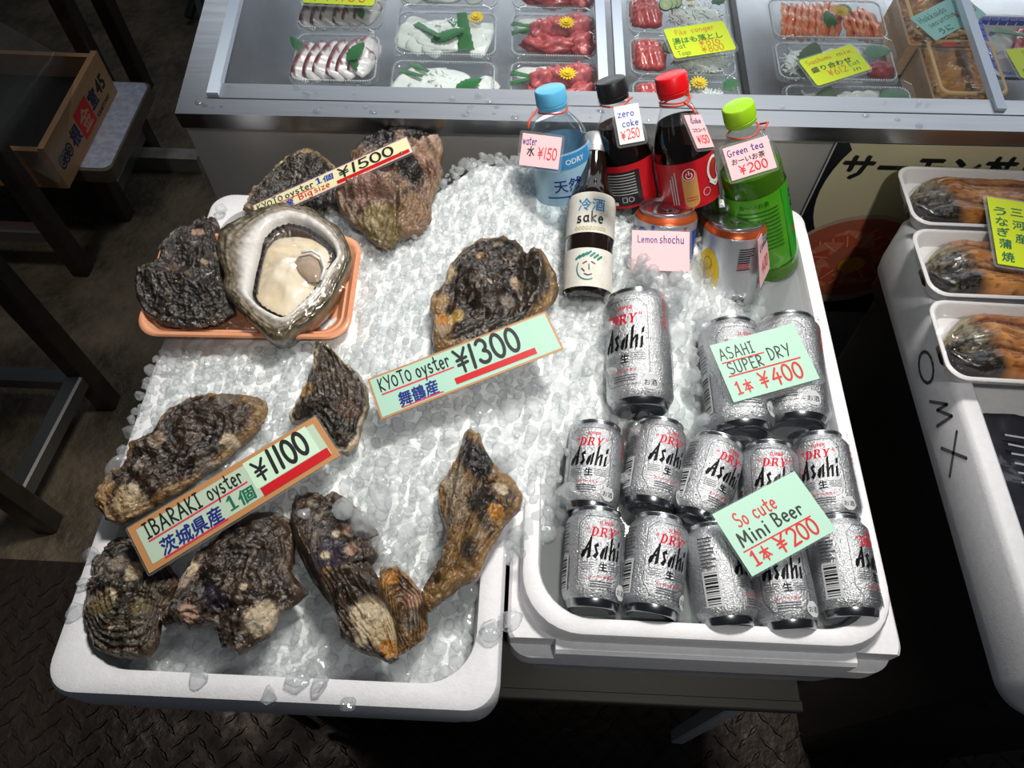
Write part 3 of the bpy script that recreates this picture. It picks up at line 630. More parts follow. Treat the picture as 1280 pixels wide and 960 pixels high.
    for a0, b0, rp, pc in patches:
        p = to_loc((a0, b0)); wm = 1.35*np.linalg.norm(to_loc((a0+rp, b0))-p); dd = np.linalg.norm(fl-p, axis=1)/wm+.9*(n1-.5)+.5*(n2-.5)
        kk = np.clip((1.05-dd)*3, 0, 1)[:, None]; col = col*(1-kk)+np.array(pc)*kk
    # underside: the cupped valve
    nb = 7; bt = np.linspace(1, .0, nb)
    bot = []; bcol = []
    for b in bt[1:]:
        e = E2*(.02+.98*b**.7); zz = -bowl*(1-b**2)-.0015
        bot.append(np.c_[e, np.full(na, zz)-(nrm[0]*e[:, 0]+nrm[1]*e[:, 1])]); bcol.append(np.tile(np.array(edge)*.5+np.array(body)*.5, (na, 1)))
    V = np.concatenate([top]+bot); Cc = np.concatenate([col]+bcol)
    faces = []; tot = nr+nb-1
    I = np.arange(tot*na).reshape(tot, na)
    for a in range(tot-1):
        r0, r1 = I[a], I[a+1]; faces += list(zip(r0, r1, np.roll(r1, -1), np.roll(r0, -1)))
    V[:na] = V[:na].mean(0)
    root = mesh_obj(name, V, [tuple(map(int, f)) for f in faces], SHELL, None, True, None, Cc)
    root.location = c0; tag(root, label, cat, group)
    KEEP_OUT.append((W[:, :2]*.93+W[:, :2].mean(0)*.07, keep))
    return root, c0, plane, to_loc
z1 = lambda p: zoomed(40, 420, .34375, p); z2 = lambda p: zoomed(40, 620, .34375, p); z4 = lambda p: zoomed(340, 540, 1/3, p)
z3 = lambda p: zoomed(440, 280, .234375, p); z7 = lambda p: zoomed(300, 160, .203125, p); z8 = lambda p: zoomed(160, 140, .328125, p)
oyster('elongated dark oyster with a pale tan end, above the slanted card by the left rim', z1([(620, 215), (700, 213), (780, 225), (850, 235), (863, 270), (850, 310), (815, 360), (740, 420), (700, 465), (600, 530), (520, 590), (420, 640), (380, 668), (330, 692), (270, 670), (230, 612), (235, 580), (280, 510), (340, 460), (365, 400), (440, 360), (500, 270), (560, 235)]),
       z1([(280, 610)])[0], None, .012, .020, (.0, -.06), .68, TAN, .16, seed=3, layers=8,
       patches=[(*z1([(360, 610)])[0], 17, (.55, .40, .22)), (*z1([(385, 580)])[0], 9, CREAM), (*z1([(275, 590)])[0], 13, TAN), (*z1([(470, 400)])[0], 10, (.32, .24, .17)), (*z1([(730, 400)])[0], 8, CREAM), (*z1([(640, 490)])[0], 9, GREY), (*z1([(720, 240)])[0], 10, GREY)],
       ridges=[(*z1([(430, 560)])[0], *z1([(740, 400)])[0], 5, .006), (*z1([(330, 480)])[0], *z1([(420, 570)])[0], 5, -.005)])
oyster('small pointed oyster standing tip up behind the right end of the slanted card', z1([(1035, 30), (1075, 33), (1105, 60), (1130, 100), (1190, 140), (1225, 200), (1228, 260), (1200, 340), (1190, 400), (1150, 442), (1100, 430), (1060, 370), (1000, 310), (945, 325), (935, 300), (970, 240), (1000, 170), (1025, 110), (1028, 60)]),
       z1([(1060, 45)])[0], z1([(1105, 240)])[0], .010, .020, (.0, .12), .72, CREAM, .10, seed=5, layers=8, second=(.16, .12, .08),
       patches=[(*z1([(1035, 90)])[0], 5, CREAM), (*z1([(1030, 130)])[0], 5, (.5, .42, .3)), (*z1([(1160, 290)])[0], 9, BROWN), (*z1([(1000, 220)])[0], 8, TAN)], ridges=[(*z1([(1055, 40)])[0], *z1([(1010, 290)])[0], 4, .006)])
oyster('round dark oyster specked with barnacles in the front left corner of the ice box', z2([(330, 150), (380, 150), (430, 230), (510, 260), (545, 320), (490, 420), (475, 500), (462, 560), (440, 590), (380, 603), (300, 592), (240, 562), (212, 500), (195, 420), (205, 350), (235, 290), (220, 270), (235, 230), (280, 180)]),
       z2([(420, 300)])[0], z2([(345, 390)])[0], .014, .024, (.0, -.05), .62, BROWN, .14, seed=8, layers=10, second=srgb(86, 74, 52),
       patches=[(*z2([(313, 382)])[0], 7, CREAM), (*z2([(230, 393)])[0], 5, GREY), (*z2([(262, 372)])[0], 4, GREY), (*z2([(325, 495)])[0], 4, CREAM), (*z2([(400, 285)])[0], 10, CREAM), (*z2([(340, 260)])[0], 9, (.25, .2, .16)), (*z2([(280, 410)])[0], 12, OLIVE), (*z2([(420, 420)])[0], 10, OLIVE)], ridges=[(*z2([(250, 330)])[0], *z2([(430, 350)])[0], 8, .004)])
oyster('broad dark oyster with a white chipped edge, below the lower end of the slanted card', z2([(640, 190), (720, 110), (800, 70), (900, 60), (965, 100), (960, 200), (950, 280), (985, 330), (1010, 360), (950, 410), (900, 445), (870, 520), (800, 560), (760, 592), (745, 562), (690, 557), (680, 500), (640, 480), (580, 490), (540, 470), (485, 482), (470, 440), (520, 370), (560, 290), (600, 230)]),
       z2([(560, 440)])[0], z2([(740, 330)])[0], .016, .026, (.0, -.06), .74, BROWN, .12, seed=12, layers=10, second=srgb(92, 70, 52),
       patches=[(*z2([(595, 290)])[0], 12, CREAM), (*z2([(570, 330)])[0], 9, (.45, .36, .28)), (*z2([(850, 460)])[0], 16, CREAM), (*z2([(835, 480)])[0], 8, (.55, .48, .36)), (*z2([(590, 440)])[0], 9, PINKB), (*z2([(800, 360)])[0], 5, CREAM), (*z2([(690, 390)])[0], 13, PURP)],
       ridges=[(*z2([(540, 440)])[0], *z2([(630, 210)])[0], 5, .008), (*z2([(640, 440)])[0], *z2([(820, 420)])[0], 6, -.004), (*z2([(650, 300)])[0], *z2([(900, 260)])[0], 9, .005)])
oyster('long oyster with a cream front tip and lumps of ice on its upper end', z4([(75, 300), (90, 240), (140, 228), (250, 230), (340, 300), (400, 380), (402, 470), (365, 485), (398, 540), (425, 640), (458, 720), (472, 800), (477, 852), (440, 867), (330, 827), (265, 782), (245, 690), (210, 640), (150, 560), (105, 470), (80, 400)]),
       z4([(450, 845)])[0], z4([(270, 560)])[0], .014, .028, (.0, -.07), .72, BROWN, .12, seed=17, layers=9, second=srgb(98, 74, 52),
       patches=[(*z4([(380, 720)])[0], 22, CREAM), (*z4([(420, 770)])[0], 14, (.52, .40, .22)), (*z4([(440, 820)])[0], 8, ORANGE), (*z4([(225, 490)])[0], 17, PURP), (*z4([(215, 490)])[0], 4, CREAM), (*z4([(255, 405)])[0], 4, CREAM), (*z4([(300, 390)])[0], 7, PINKB), (*z4([(310, 470)])[0], 6, PINKB), (*z4([(225, 548)])[0], 4, TAN)],
       ridges=[(*z4([(80, 330)])[0], *z4([(240, 640)])[0], 4, .008), (*z4([(280, 540)])[0], *z4([(400, 600)])[0], 8, .008), (*z4([(300, 660)])[0], *z4([(420, 660)])[0], 6, -.006)])
oyster('small amber brown oyster leaning on the cream tipped long oyster', z4([(410, 510), (470, 500), (520, 550), (560, 600), (582, 650), (587, 740), (570, 782), (500, 832), (478, 840), (465, 760), (445, 680), (420, 620), (402, 560)]),
       z4([(520, 800)])[0], None, .012, .016, (.1, -.05), .3, TAN, .2, seed=23, layers=8, body=srgb(70, 48, 32), second=TAN, patches=[(*z4([(540, 640)])[0], 10, PINKB), (*z4([(530, 720)])[0], 9, GREY), (*z4([(450, 560)])[0], 9, ORANGE)])
oyster('tall fan shaped oyster with brown and cream streaks, beside the drinks box', z4([(720, 10), (780, 4), (792, 50), (830, 120), (900, 180), (942, 240), (932, 300), (880, 352), (850, 400), (820, 450), (790, 520), (770, 560), (700, 592), (640, 640), (592, 682), (560, 612), (600, 580), (650, 540), (642, 460), (655, 380), (630, 310), (622, 210), (660, 170), (690, 110), (712, 50)]),
       z4([(590, 665)])[0], z4([(760, 320)])[0], .018, .030, (.05, .05), .35, TAN, .13, body=srgb(58, 44, 32), second=TAN, seed=29, layers=7,
       patches=[(*z4([(690, 220)])[0], 13, (.34, .27, .18)), (*z4([(700, 320)])[0], 12, (.32, .24, .15)), (*z4([(860, 240)])[0], 6, (.65, .55, .4)), (*z4([(770, 130)])[0], 17, DARK), (*z4([(800, 300)])[0], 14, (.035, .027, .02)), (*z4([(740, 470)])[0], 11, (.05, .038, .03)), (*z4([(690, 560)])[0], 9, TAN), (*z4([(840, 330)])[0], 7, ORANGE)],
       ridges=[(*z4([(745, 15)])[0], *z4([(640, 560)])[0], 4, .010), (*z4([(850, 200)])[0], *z4([(700, 520)])[0], 5, .006), (*z4([(790, 180)])[0], *z4([(690, 500)])[0], 4, -.006)])
oyster('large double lobed black oyster with an ochre left edge, above the middle price card', z3([(420, 400), (490, 330), (520, 230), (600, 150), (700, 100), (800, 88), (880, 110), (935, 172), (990, 150), (1040, 190), (1082, 260), (1102, 340), (1098, 400), (1045, 472), (950, 540), (800, 620), (640, 690), (520, 690), (440, 690), (430, 600), (445, 540), (415, 470)]),
       z3([(480, 660)])[0], z3([(720, 360)])[0], .010, .030, (.0, .0), .85, TAN, .13, seed=31, layers=8, body=srgb(26, 23, 22), second=srgb(72, 54, 36),
       patches=[(*z3([(455, 470)])[0], 15, (.38, .25, .11)), (*z3([(460, 600)])[0], 13, (.34, .23, .12)), (*z3([(500, 300)])[0], 9, (.40, .30, .17)), (*z3([(480, 540)])[0], 8, ORANGE), (*z3([(560, 535)])[0], 8, (.55, .36, .12)), (*z3([(780, 165)])[0], 5, CREAM), (*z3([(735, 405)])[0], 3, CREAM), (*z3([(690, 232)])[0], 4, TAN), (*z3([(870, 370)])[0], 5, (.45, .32, .22)), (*z3([(1040, 440)])[0], 7, (.30, .18, .06)), (*z3([(820, 470)])[0], 8, GREY)],
       ridges=[(*z3([(935, 190)])[0], *z3([(900, 480)])[0], 6, -.012), (*z3([(1000, 200)])[0], *z3([(990, 460)])[0], 6, .006), (*z3([(560, 300)])[0], *z3([(520, 600)])[0], 5, -.007), (*z3([(640, 330)])[0], *z3([(720, 480)])[0], 14, .006)])
oyster('big brown pink oyster with ruffled layers under the narrow cream card', z7([(680, 180), (750, 110), (880, 60), (1000, 28), (1120, 33), (1200, 60), (1247, 90), (1257, 160), (1235, 220), (1257, 300), (1222, 400), (1182, 460), (1180, 560), (1130, 650), (1040, 682), (980, 692), (960, 740), (890, 767), (810, 730), (770, 660), (700, 620), (660, 580), (620, 540), (590, 460), (600, 400), (690, 300), (680, 240)]),
       z7([(880, 740)])[0], z7([(930, 400)])[0], .012, .034, (.0, .12), .25, srgb(150, 120, 92), .16, body=srgb(66, 48, 42), second=srgb(160, 128, 104), seed=41, layers=9, frill=.007,
       patches=[(*z7([(820, 430)])[0], 20, srgb(150, 116, 104)), (*z7([(1130, 260)])[0], 11, PINKB), (*z7([(1210, 170)])[0], 7, srgb(200, 170, 150)), (*z7([(1100, 100)])[0], 18, DARK), (*z7([(860, 120)])[0], 22, DARK), (*z7([(880, 650)])[0], 22, srgb(124, 108, 66)), (*z7([(860, 600)])[0], 10, srgb(160, 140, 100)), (*z7([(1080, 560)])[0], 15, srgb(140, 110, 80)), (*z7([(1060, 340)])[0], 12, DARK), (*z7([(1190, 300)])[0], 8, srgb(130, 95, 80))],
       ridges=[(*z7([(1240, 130)])[0], *z7([(1000, 330)])[0], 7, .012), (*z7([(680, 480)])[0], *z7([(900, 500)])[0], 6, -.010), (*z7([(700, 430)])[0], *z7([(900, 430)])[0], 12, .008), (*z7([(960, 480)])[0], *z7([(960, 680)])[0], 5, -.009), (*z7([(1150, 330)])[0], *z7([(1000, 460)])[0], 7, -.008)])
oyster('dark grey oyster with a pale rim, half hidden behind the opened oyster', z7([(25, 520), (45, 470), (80, 400), (140, 350), (220, 250), (300, 190), (400, 153), (470, 160), (540, 210), (590, 250), (640, 330), (640, 430), (660, 570), (560, 560), (400, 540), (200, 540), (100, 530)]),
       z7([(60, 500)])[0], None, -.002, .017, (.0, .16), .8, srgb(150, 130, 96), .12, seed=47, layers=8, body=srgb(40, 38, 40), second=srgb(80, 70, 60), patches=[(*z7([(250, 230)])[0], 8, srgb(170, 150, 110)), (*z7([(420, 170)])[0], 6, srgb(190, 165, 120)), (*z7([(150, 330)])[0], 6, srgb(130, 120, 90))])
# ---- the orange tray with an opened oyster under film
TL, TR_, BR_, BL_ = (206, 290), (447, 295), (444, 424), (166, 420)
ZT = .752
A_, B_, D_ = at(*TL, ZT+.004), at(*TR_, ZT+.004), at(*BL_, ZT-.002); Cc_ = at(*BR_, ZT-.002)
tcx = (A_+B_+D_+Cc_)/4; tu = (B_-A_+Cc_-D_)/2; tw = np.linalg.norm(tu); tu /= tw; tn = np.cross(tu, (A_-D_+B_-Cc_)/2); tn /= np.linalg.norm(tn); tv = np.cross(tn, tu); th_ = abs(((A_-D_+B_-Cc_)/2)@tv)
tray = empty('seafood_tray', 'orange foam tray of one opened oyster and its dark lid shell under film', 'food tray', frame(tcx-tn*.022, tu, tv, tn))
TRAYC = M('orange_foam', srgb(236, 172, 132), .35, spec=.5, coat=.4, mottle=(30, srgb(228, 150, 108), .25))
mb = MB(); hx, hy = tw/2, th_/2
mb.loops([rrect(hx-i, hy-i, r, z, 8) for i, z, r in ((.020, 0, .02), (.004, .019, .024), (0, .0215, .026), (.0015, .0235, .026), (.005, .0235, .024), (.007, .021, .023), (.011, .016, .022), (.013, .0165, .021), (.022, .0035, .02))]); mb.build('tray_body', TRAYC, tray, smooth=True, angle=50)
KEEP_OUT.append((np.array([at(*p, ZT)[:2] for p in (TL, TR_, BR_, BL_)]), 1.0))
o, *_ = oyster('black upper lid shell lying in the left half of the orange tray', z8([(280, 413), (340, 410), (352, 440), (342, 500), (377, 570), (362, 640), (402, 720), (417, 780), (330, 817), (230, 832), (130, 812), (80, 780), (38, 720), (33, 650), (60, 600), (108, 602), (123, 520), (190, 460), (240, 430)]),
       z8([(300, 430)])[0], z8([(230, 660)])[0], H=.020, seed=53, layers=9, dark=.9, edge=srgb(60, 52, 46), body=srgb(24, 22, 21), second=srgb(70, 56, 46), bowl=.008, loc_z=ZT-.002, name='oyster_shell', group=None,
       patches=[(*z8([(280, 490)])[0], 7, PINKB), (*z8([(190, 630)])[0], 8, srgb(110, 90, 78)), (*z8([(310, 610)])[0], 5, srgb(170, 150, 120))], ridges=[(*z8([(60, 640)])[0], *z8([(380, 720)])[0], 8, .006), (*z8([(120, 560)])[0], *z8([(320, 640)])[0], 7, -.005)])
# ---- opened oyster: cup of shell, nacre, mantle, meat and muscle
OZ = ZT+.012
outer = z8([(600, 338), (700, 360), (800, 430), (842, 500), (853, 555), (822, 620), (790, 680), (760, 730), (700, 790), (640, 812), (600, 852), (545, 862), (500, 822), (450, 782), (400, 720), (353, 670), (368, 610), (343, 560), (333, 500), (343, 440), (420, 393), (500, 358), (550, 343)])
inner = z8([(610, 413), (680, 428), (740, 468), (785, 515), (797, 560), (768, 590), (738, 640), (698, 700), (640, 758), (600, 790), (550, 772), (500, 742), (466, 700), (480, 620), (500, 540), (512, 480), (552, 433)])
oc = at(*z8([(600, 600)])[0], OZ)
root = empty('opened_oyster', 'opened oyster showing plump cream meat in white nacre, on the orange tray', 'oyster', loc=tuple(oc))
na = 260
def wpl(pts, z):
    q = resample(pts, na)
    for _ in range(14): q = (np.roll(q, 1, 0)+2*q+np.roll(q, -1, 0))/4
    return np.array([at(a, b, z)-oc for a, b in q])
Eo, Ei = wpl(outer, OZ+.004), wpl(inner, OZ+.004)
k0 = np.argmin(np.linalg.norm(Ei-Eo[0], axis=1)); Ei = np.roll(Ei, -k0, axis=0)
ang = np.linspace(0, 2*PI, na, endpoint=False); nz = fbm(np.c_[np.cos(ang)*3, np.sin(ang)*3]+4, 2.5, 4, 3)
cen = Ei.mean(0); loops_, cols_ = [], []
def blend(a, b, t_): return np.array(a)*(1-t_)+np.array(b)*t_
sh_d, sh_t, nac = srgb(92, 82, 66), srgb(150, 138, 116), srgb(216, 212, 206)
rows = [(-.05, .9, -.030, sh_d), (0, .98, -.016, sh_d), (0, 1.0, -.006, sh_t), (.0, 1.0, .001, srgb(104, 94, 74))]
for _, sc_, dz, c in rows: loops_.append(np.c_[(cen+(Eo-cen)*sc_)[:, :2], np.full(na, dz)+.004*(nz-.5)]); cols_.append(np.tile(c, (na, 1))*(.65+.7*nz[:, None]))
for k, (t_, dz, c) in enumerate([(.08, .0035, srgb(110, 98, 72)), (.16, .0052, srgb(146, 132, 104)), (.22, .0040, srgb(96, 86, 66)), (.30, .0066, srgb(176, 164, 142)), (.37, .0056, srgb(140, 128, 108)), (.44, .0080, srgb(196, 186, 170)), (.52, .0072, srgb(178, 166, 152)), (.60, .0092, srgb(222, 216, 206)), (.72, .0105, srgb(240, 238, 234)), (.84, .0100, srgb(242, 240, 238)), (.93, .0070, srgb(236, 234, 230)), (1.0, .001, srgb(214, 210, 206))]):
    P = Eo*(1-t_)+Ei*t_; nn = fbm(P[:, :2]*1.0+2, 90, 4, 5+k); n5 = fbm(P[:, :2]+9, 210, 3, 9+k); loops_.append(np.c_[P[:, :2], dz+.0075*(nn-.5)*(1-t_)+.003*(n5-.5)*(1-t_)]); cols_.append(np.tile(c, (na, 1))*(1-np.clip(1.5*(1-t_)*(np.clip(n5*1.6-.35, 0, 1)), 0, .75)[:, None]))
for sc_, dz, c in ((.9, -.006, srgb(176, 170, 166)), (.7, -.011, srgb(190, 186, 180)), (.35, -.013, srgb(196, 192, 188)), (.05, -.013, srgb(196, 192, 188))): loops_.append(np.c_[(cen+(Ei-cen)*sc_)[:, :2], np.full(na, dz)]); cols_.append(np.tile(c, (na, 1)))
mb = MB(); mb.loops([[tuple(p) for p in l] for l in loops_], 0, True, True)
mb.build('shell_cup', M('nacre_shell', (1, 1, 1), .22, spec=.55, attr='Col', mottle=(190, (.82, .79, .75), .3), bump=(160, .4, .0016), coat=.5), root, smooth=True, colors=np.concatenate(cols_))
# dark frilled mantle round the meat
mant = []; mcol = []
for sc_, dz in ((1.0, -.001), (.95, .0035), (.90, .0005), (.86, .0042), (.80, .0010), (.7, -.004)):
    P = cen+(Ei-cen)*sc_; fr = np.sin(ang*46+sc_*40)*.0006+(fbm(P[:, :2], 260, 2, 8)-.5)*.002
    mant.append(np.c_[P[:, :2], dz+fr]); mcol.append(np.tile(blend(srgb(38, 32, 30), srgb(120, 105, 92), .0 if sc_ > .88 else .35), (na, 1)))
mb = MB(); mb.loops([[tuple(p) for p in l] for l in mant], 0, False, False)
mb.build('mantle', M('dark_mantle', (1, 1, 1), .2, attr='Col', coat=.7, bump=(300, .4, .001)), root, smooth=True, colors=np.concatenate(mcol))
meat = z8([(560, 462), (640, 455), (700, 462), (760, 500), (782, 540), (760, 600), (725, 650), (690, 695), (630, 752), (595, 782), (545, 765), (500, 735), (472, 700), (484, 640), (500, 560), (520, 500)])
Em = wpl(meat, OZ+.008); cm = Em.mean(0); lp, cl_ = [], []
for t_ in np.linspace(1, .04, 16):
    P = cm+(Em-cm)*t_; nn = fbm(P[:, :2]+1, 42, 3, 4); h = .015*np.sqrt(max(0, 1-t_**2.6))-.003+.012*(nn-.5)*(1-t_**3)
    lp.append(np.c_[P[:, :2], h]); k = np.clip((nn-.3)*1.6, 0, 1)[:, None]; cl_.append(np.array(srgb(226, 208, 176))*(1-k)+np.array(srgb(240, 232, 214))*k)
mb = MB(); mb.loops([[tuple(p) for p in l] for l in lp], 0, False, True)
mb.build('meat', M('oyster_meat', (1, 1, 1), .18, spec=.55, attr='Col', sss=.25, coat=.6, bump=(60, .25, .002)), root, smooth=True, colors=np.concatenate(cl_))
mus = z8([(640, 530), (690, 520), (730, 545), (745, 590), (720, 630), (680, 630), (640, 605), (615, 570)])
Es = wpl(mus, OZ+.018); cs = Es.mean(0); lp = []
for t_ in np.linspace(1, .05, 7): P = cs+(Es-cs)*t_; lp.append(np.c_[P[:, :2], np.full(na, .0095+.006*math.sqrt(1-t_**2.5))])
mb = MB(); mb.loops([[tuple(p) for p in l] for l in lp], 0, False, True); mb.build('adductor_muscle', M('muscle', srgb(168, 148, 130), .15, sss=.3, coat=.7), root, smooth=True)
mb = MB(); mb.tube([at(a, b, OZ+.020)-oc for a, b in z8([(660, 535), (700, 528), (735, 550), (750, 595), (735, 640)])], .0016, 8); mb.build('muscle_edge', M('white_edge', srgb(228, 232, 236), .2, coat=.6), root, smooth=True)
# cling film stretched over the tray and both shells
nu, nv = 44, 30; V = []; Tm = np.linalg.inv(np.array(tray.matrix_basis))
SHELLS = [o, ]
hp = []
for j in range(nv):
    for i in range(nu):
        u, v = (i/(nu-1)-.5)*2, (j/(nv-1)-.5)*2; x, y = u*(hx+.001), v*(hy+.001)
        e = max(abs(u), abs(v)); bump = np.clip(1-e**3, 0, 1)
        hgt = .0245+.036*bump*math.exp(-(((u-.28)/.62)**2+((v-.18)/.75)**2))+.024*bump*math.exp(-(((u+.60)/.42)**2+((v-.05)/.6)**2))
        V.append((x, y, hgt))
Fq = [(j*nu+i, j*nu+i+1, (j+1)*nu+i+1, (j+1)*nu+i) for j in range(nv-1) for i in range(nu-1)]
fo = mesh_obj('cling_film', V, Fq, CLEAR('cling_film', (.985, .985, .985), .04, .35, .028, bump=(42, .35, .006)), tray, True)
# ------------------------------------------------------------------ cans and bottles
def zd(px, py, d): return (px, py, float(CP[2]+ray(px, py)[2]*d))
def dep(px, py, d): return CP+ray(px, py)*d
def pose(base, top, spin=0):
    """an upright local frame along base->top whose front (-Y) is turned up towards the shopper, then spun"""
    a = (top-base)/np.linalg.norm(top-base); to = CP-base; to = to-a*(to@a); to /= np.linalg.norm(to)
    y = -to; x = np.cross(y, a); s = R(spin)
    x2 = x*math.cos(s)+y*math.sin(s); y2 = -x*math.sin(s)+y*math.cos(s)
    return frame(base, x2, y2, a)
def clipx(poly, x0, x1):
    for lim, sg in ((x0, 1), (x1, -1)):
        out = []
        for i in range(len(poly)):
            p, q = poly[i-1], poly[i]; a, b = sg*(p[0]-lim), sg*(q[0]-lim)
            if (a >= 0) != (b >= 0): t_ = a/(a-b); out.append((p[0]+(q[0]-p[0])*t_, p[1]+(q[1]-p[1])*t_))
            if b >= 0: out.append(q)
        poly = out
        if len(poly) < 3: return []
    return poly
class Wrap:
    """print that follows the wall of a can or bottle; x runs along the arc, 0 at the front"""
    def __init__(s, r, step=.0025): s.mb = MB(); s.cols = []; s.r = r; s.step = step; s.k = 0
    def put(s, v, f, col, x, z, fit=None, rot=0, hfit=None, center=True):
        if not v: return
        k = fit/max(1e-6, width(v)) if fit else 1.0
        ky = k if hfit is None else hfit/max(1e-6, max(p[1] for p in v)-min(p[1] for p in v))
        xm = (max(p[0] for p in v)+min(p[0] for p in v))/2 if center else min(p[0] for p in v); ca, sa = math.cos(R(rot)), math.sin(R(rot))
        dz = [(p[2] if len(p) > 2 else 0) for p in v]; P = [((p[0]-xm)*k, p[1]*ky) for p in v]; P = [(x+ca*a-sa*b, z+sa*a+ca*b) for a, b in P]
        if col not in s.cols: s.cols.append(col)
        mi = s.cols.index(col); s.k += 1
        for g in f:
            r = s.r+.00018+.00002*s.k+dz[g[0]]
            poly = [P[i] for i in g]; lo, hi = min(p[0] for p in poly), max(p[0] for p in poly)
            if hi-lo > s.step:
                i0, i1 = int(math.floor(lo/s.step)), int(math.floor(hi/s.step)); parts = [clipx(poly, i*s.step, (i+1)*s.step) for i in range(i0, i1+1)]
            else: parts = [poly]
            for q in parts:
                if len(q) >= 3: s.mb.add([(r*math.sin(a/s.r), -r*math.cos(a/s.r), b) for a, b in q], [tuple(range(len(q)))], mi)
    def rect(s, x0, z0, x1, z1, col): s.put([(x0, z0), (x1, z0), (x1, z1), (x0, z1)], [(0, 1, 2, 3)], col, (x0+x1)/2, 0)
    def line(s, pts, w, col):
        v, f = ribbon(pts, w); xs = [p[0] for p in v]; s.put(v, f, col, (max(xs)+min(xs))/2, 0)
    def text(s, t, x, z, h, col, fit=None, bold=.0, shear=0, rot=0):
        v, f = typeset(t, h/.73, bold, shear); s.put(v, f, col, x, z, fit, rot, None)
    def build(s, name, parent): return s.mb.build(name, s.cols, parent)
ASAHI = [[(.42, 0), (.66, .08), (.74, 1.10), (.60, .98)], [(.66, 1.0), (.28, .50), (.37, .42), (.68, .84)], [(0, .16), (.10, .38), (.34, .50), (.42, .42), (.26, .12), (.10, .02)], [(.2, .34), (.58, .42), (.58, .54), (.26, .46)],
         [(.86, .62), (1.14, .78), (1.22, .60), (.98, .54)], [(.86, .64), (1.0, .64), (1.18, .26), (1.02, .22)], [(.80, .13), (1.0, 0), (1.19, .24), (1.04, .33)], [(1.26, .18), (1.40, .46), (1.64, .60), (1.60, .40), (1.46, .04), (1.34, 0)], [(1.54, 0), (1.71, .06), (1.84, .72), (1.67, .64)],
         [(1.86, 0), (2.03, .04), (2.20, 1.12), (2.02, 1.0)], [(2.04, .42), (2.28, .68), (2.24, .5), (2.06, .3)], [(2.17, 0), (2.34, .06), (2.44, .66), (2.26, .62)], [(2.48, 0), (2.65, .06), (2.73, .60), (2.56, .54)], [(2.60, .68), (2.77, .76), (2.83, 1.04), (2.64, .92)]]
def polys(pl):
    v, f = [], []
    for p in pl: f.append(tuple(range(len(v), len(v)+len(p)))); v += p
    return v, f
DRYG = [[(.0, 0), (.40, 0), (.40, .1), (.0, .1)], [(.0, .9), (.40, .9), (.40, 1), (.0, 1)], [(.1, 0), (.28, 0), (.28, 1), (.1, 1)], [(.4, 0), (.62, .14), (.5, .24), (.36, .1)], [(.4, 1), (.36, .9), (.5, .76), (.62, .86)], [(.5, .2), (.62, .14), (.70, .34), (.70, .66), (.62, .86), (.5, .78), (.52, .5)],
        [(.86, 0), (1.2, 0), (1.2, .1), (.86, .1)], [(.86, .9), (1.3, .9), (1.3, 1), (.86, 1)], [(.94, 0), (1.12, 0), (1.12, 1), (.94, 1)], [(1.26, 1), (1.26, .9), (1.36, .76), (1.5, .8), (1.44, .96)], [(1.36, .78), (1.5, .8), (1.46, .5), (1.3, .42), (1.34, .56)], [(1.1, .42), (1.34, .44), (1.36, .54), (1.1, .52)], [(1.18, .48), (1.36, .48), (1.64, 0), (1.44, 0)],
        [(1.7, .92), (2.06, .92), (2.06, 1), (1.7, 1)], [(2.2, .92), (2.5, .92), (2.5, 1), (2.2, 1)], [(1.8, .95), (1.98, .95), (2.18, .48), (2.0, .44)], [(2.3, .95), (2.42, .95), (2.2, .46), (2.08, .48)], [(2.0, .06), (2.2, .06), (2.2, .5), (2.0, .5)], [(1.9, 0), (2.3, 0), (2.3, .08), (1.9, .08)]]
CANM = M('frosted_can_silver', (.72, .73, .75), .30, metal=1, bump=(620, .9, .0016), mottle=(420, (.48, .49, .51), .2), rmap=(.2, .45))
ALU = M('bare_aluminium', (.62, .63, .65), .24, metal=1); DALU = M('dark_aluminium', (.30, .31, .33), .22, metal=1)
PB, PR, PG, PW = M('can_black_print', (.006, .006, .007), .5, spec=.1), M('can_red_print', srgb(205, 18, 40), .5, spec=.1), M('can_grey_print', (.07, .07, .08), .5, spec=.1), M('can_pale_print', (.52, .53, .54), .45)
def can_shell(root, Rr, H, body, neck=.0055):
    mb = MB(); mb.lathe([(Rr-.0035, .0075), (Rr-.0008, .0115), (Rr, .0145), (Rr, H-.0135), (Rr-.001, H-.0105), (Rr-neck, H-.0042)], 56); mb.build('can_body', body, root, smooth=True)
    mb = MB(); mb.lathe([(.0005, .0085), (Rr*.45, .0070), (Rr*.66, .0035), (Rr*.72, .0004), (Rr*.77, .0), (Rr*.82, .0012), (Rr-.0035, .0075)], 48); mb.build('can_base', DALU, root, smooth=True)
    mb = MB(); rl = Rr-neck; mb.lathe([(rl, H-.0042), (rl+.0006, H-.0026), (rl+.0012, H-.0012), (rl+.0009, H-.0002), (rl, H), (rl-.0010, H-.0006), (rl-.0014, H-.0044), (rl-.0024, H-.0052), (rl-.004, H-.0040), (rl*.4, H-.0038), (.0004, H-.0038)], 48); mb.build('can_lid', ALU, root, smooth=True)
    mb = MB(); tb = [(.0062*math.cos(a), .001+.0095*math.sin(a)) for a in np.linspace(0, 2*PI, 20, endpoint=False)]
    mb.loops([[(x, y, H-.0030) for x, y in tb], [(x, y, H-.0020) for x, y in tb]]); mb.build('pull_tab', ALU, root)
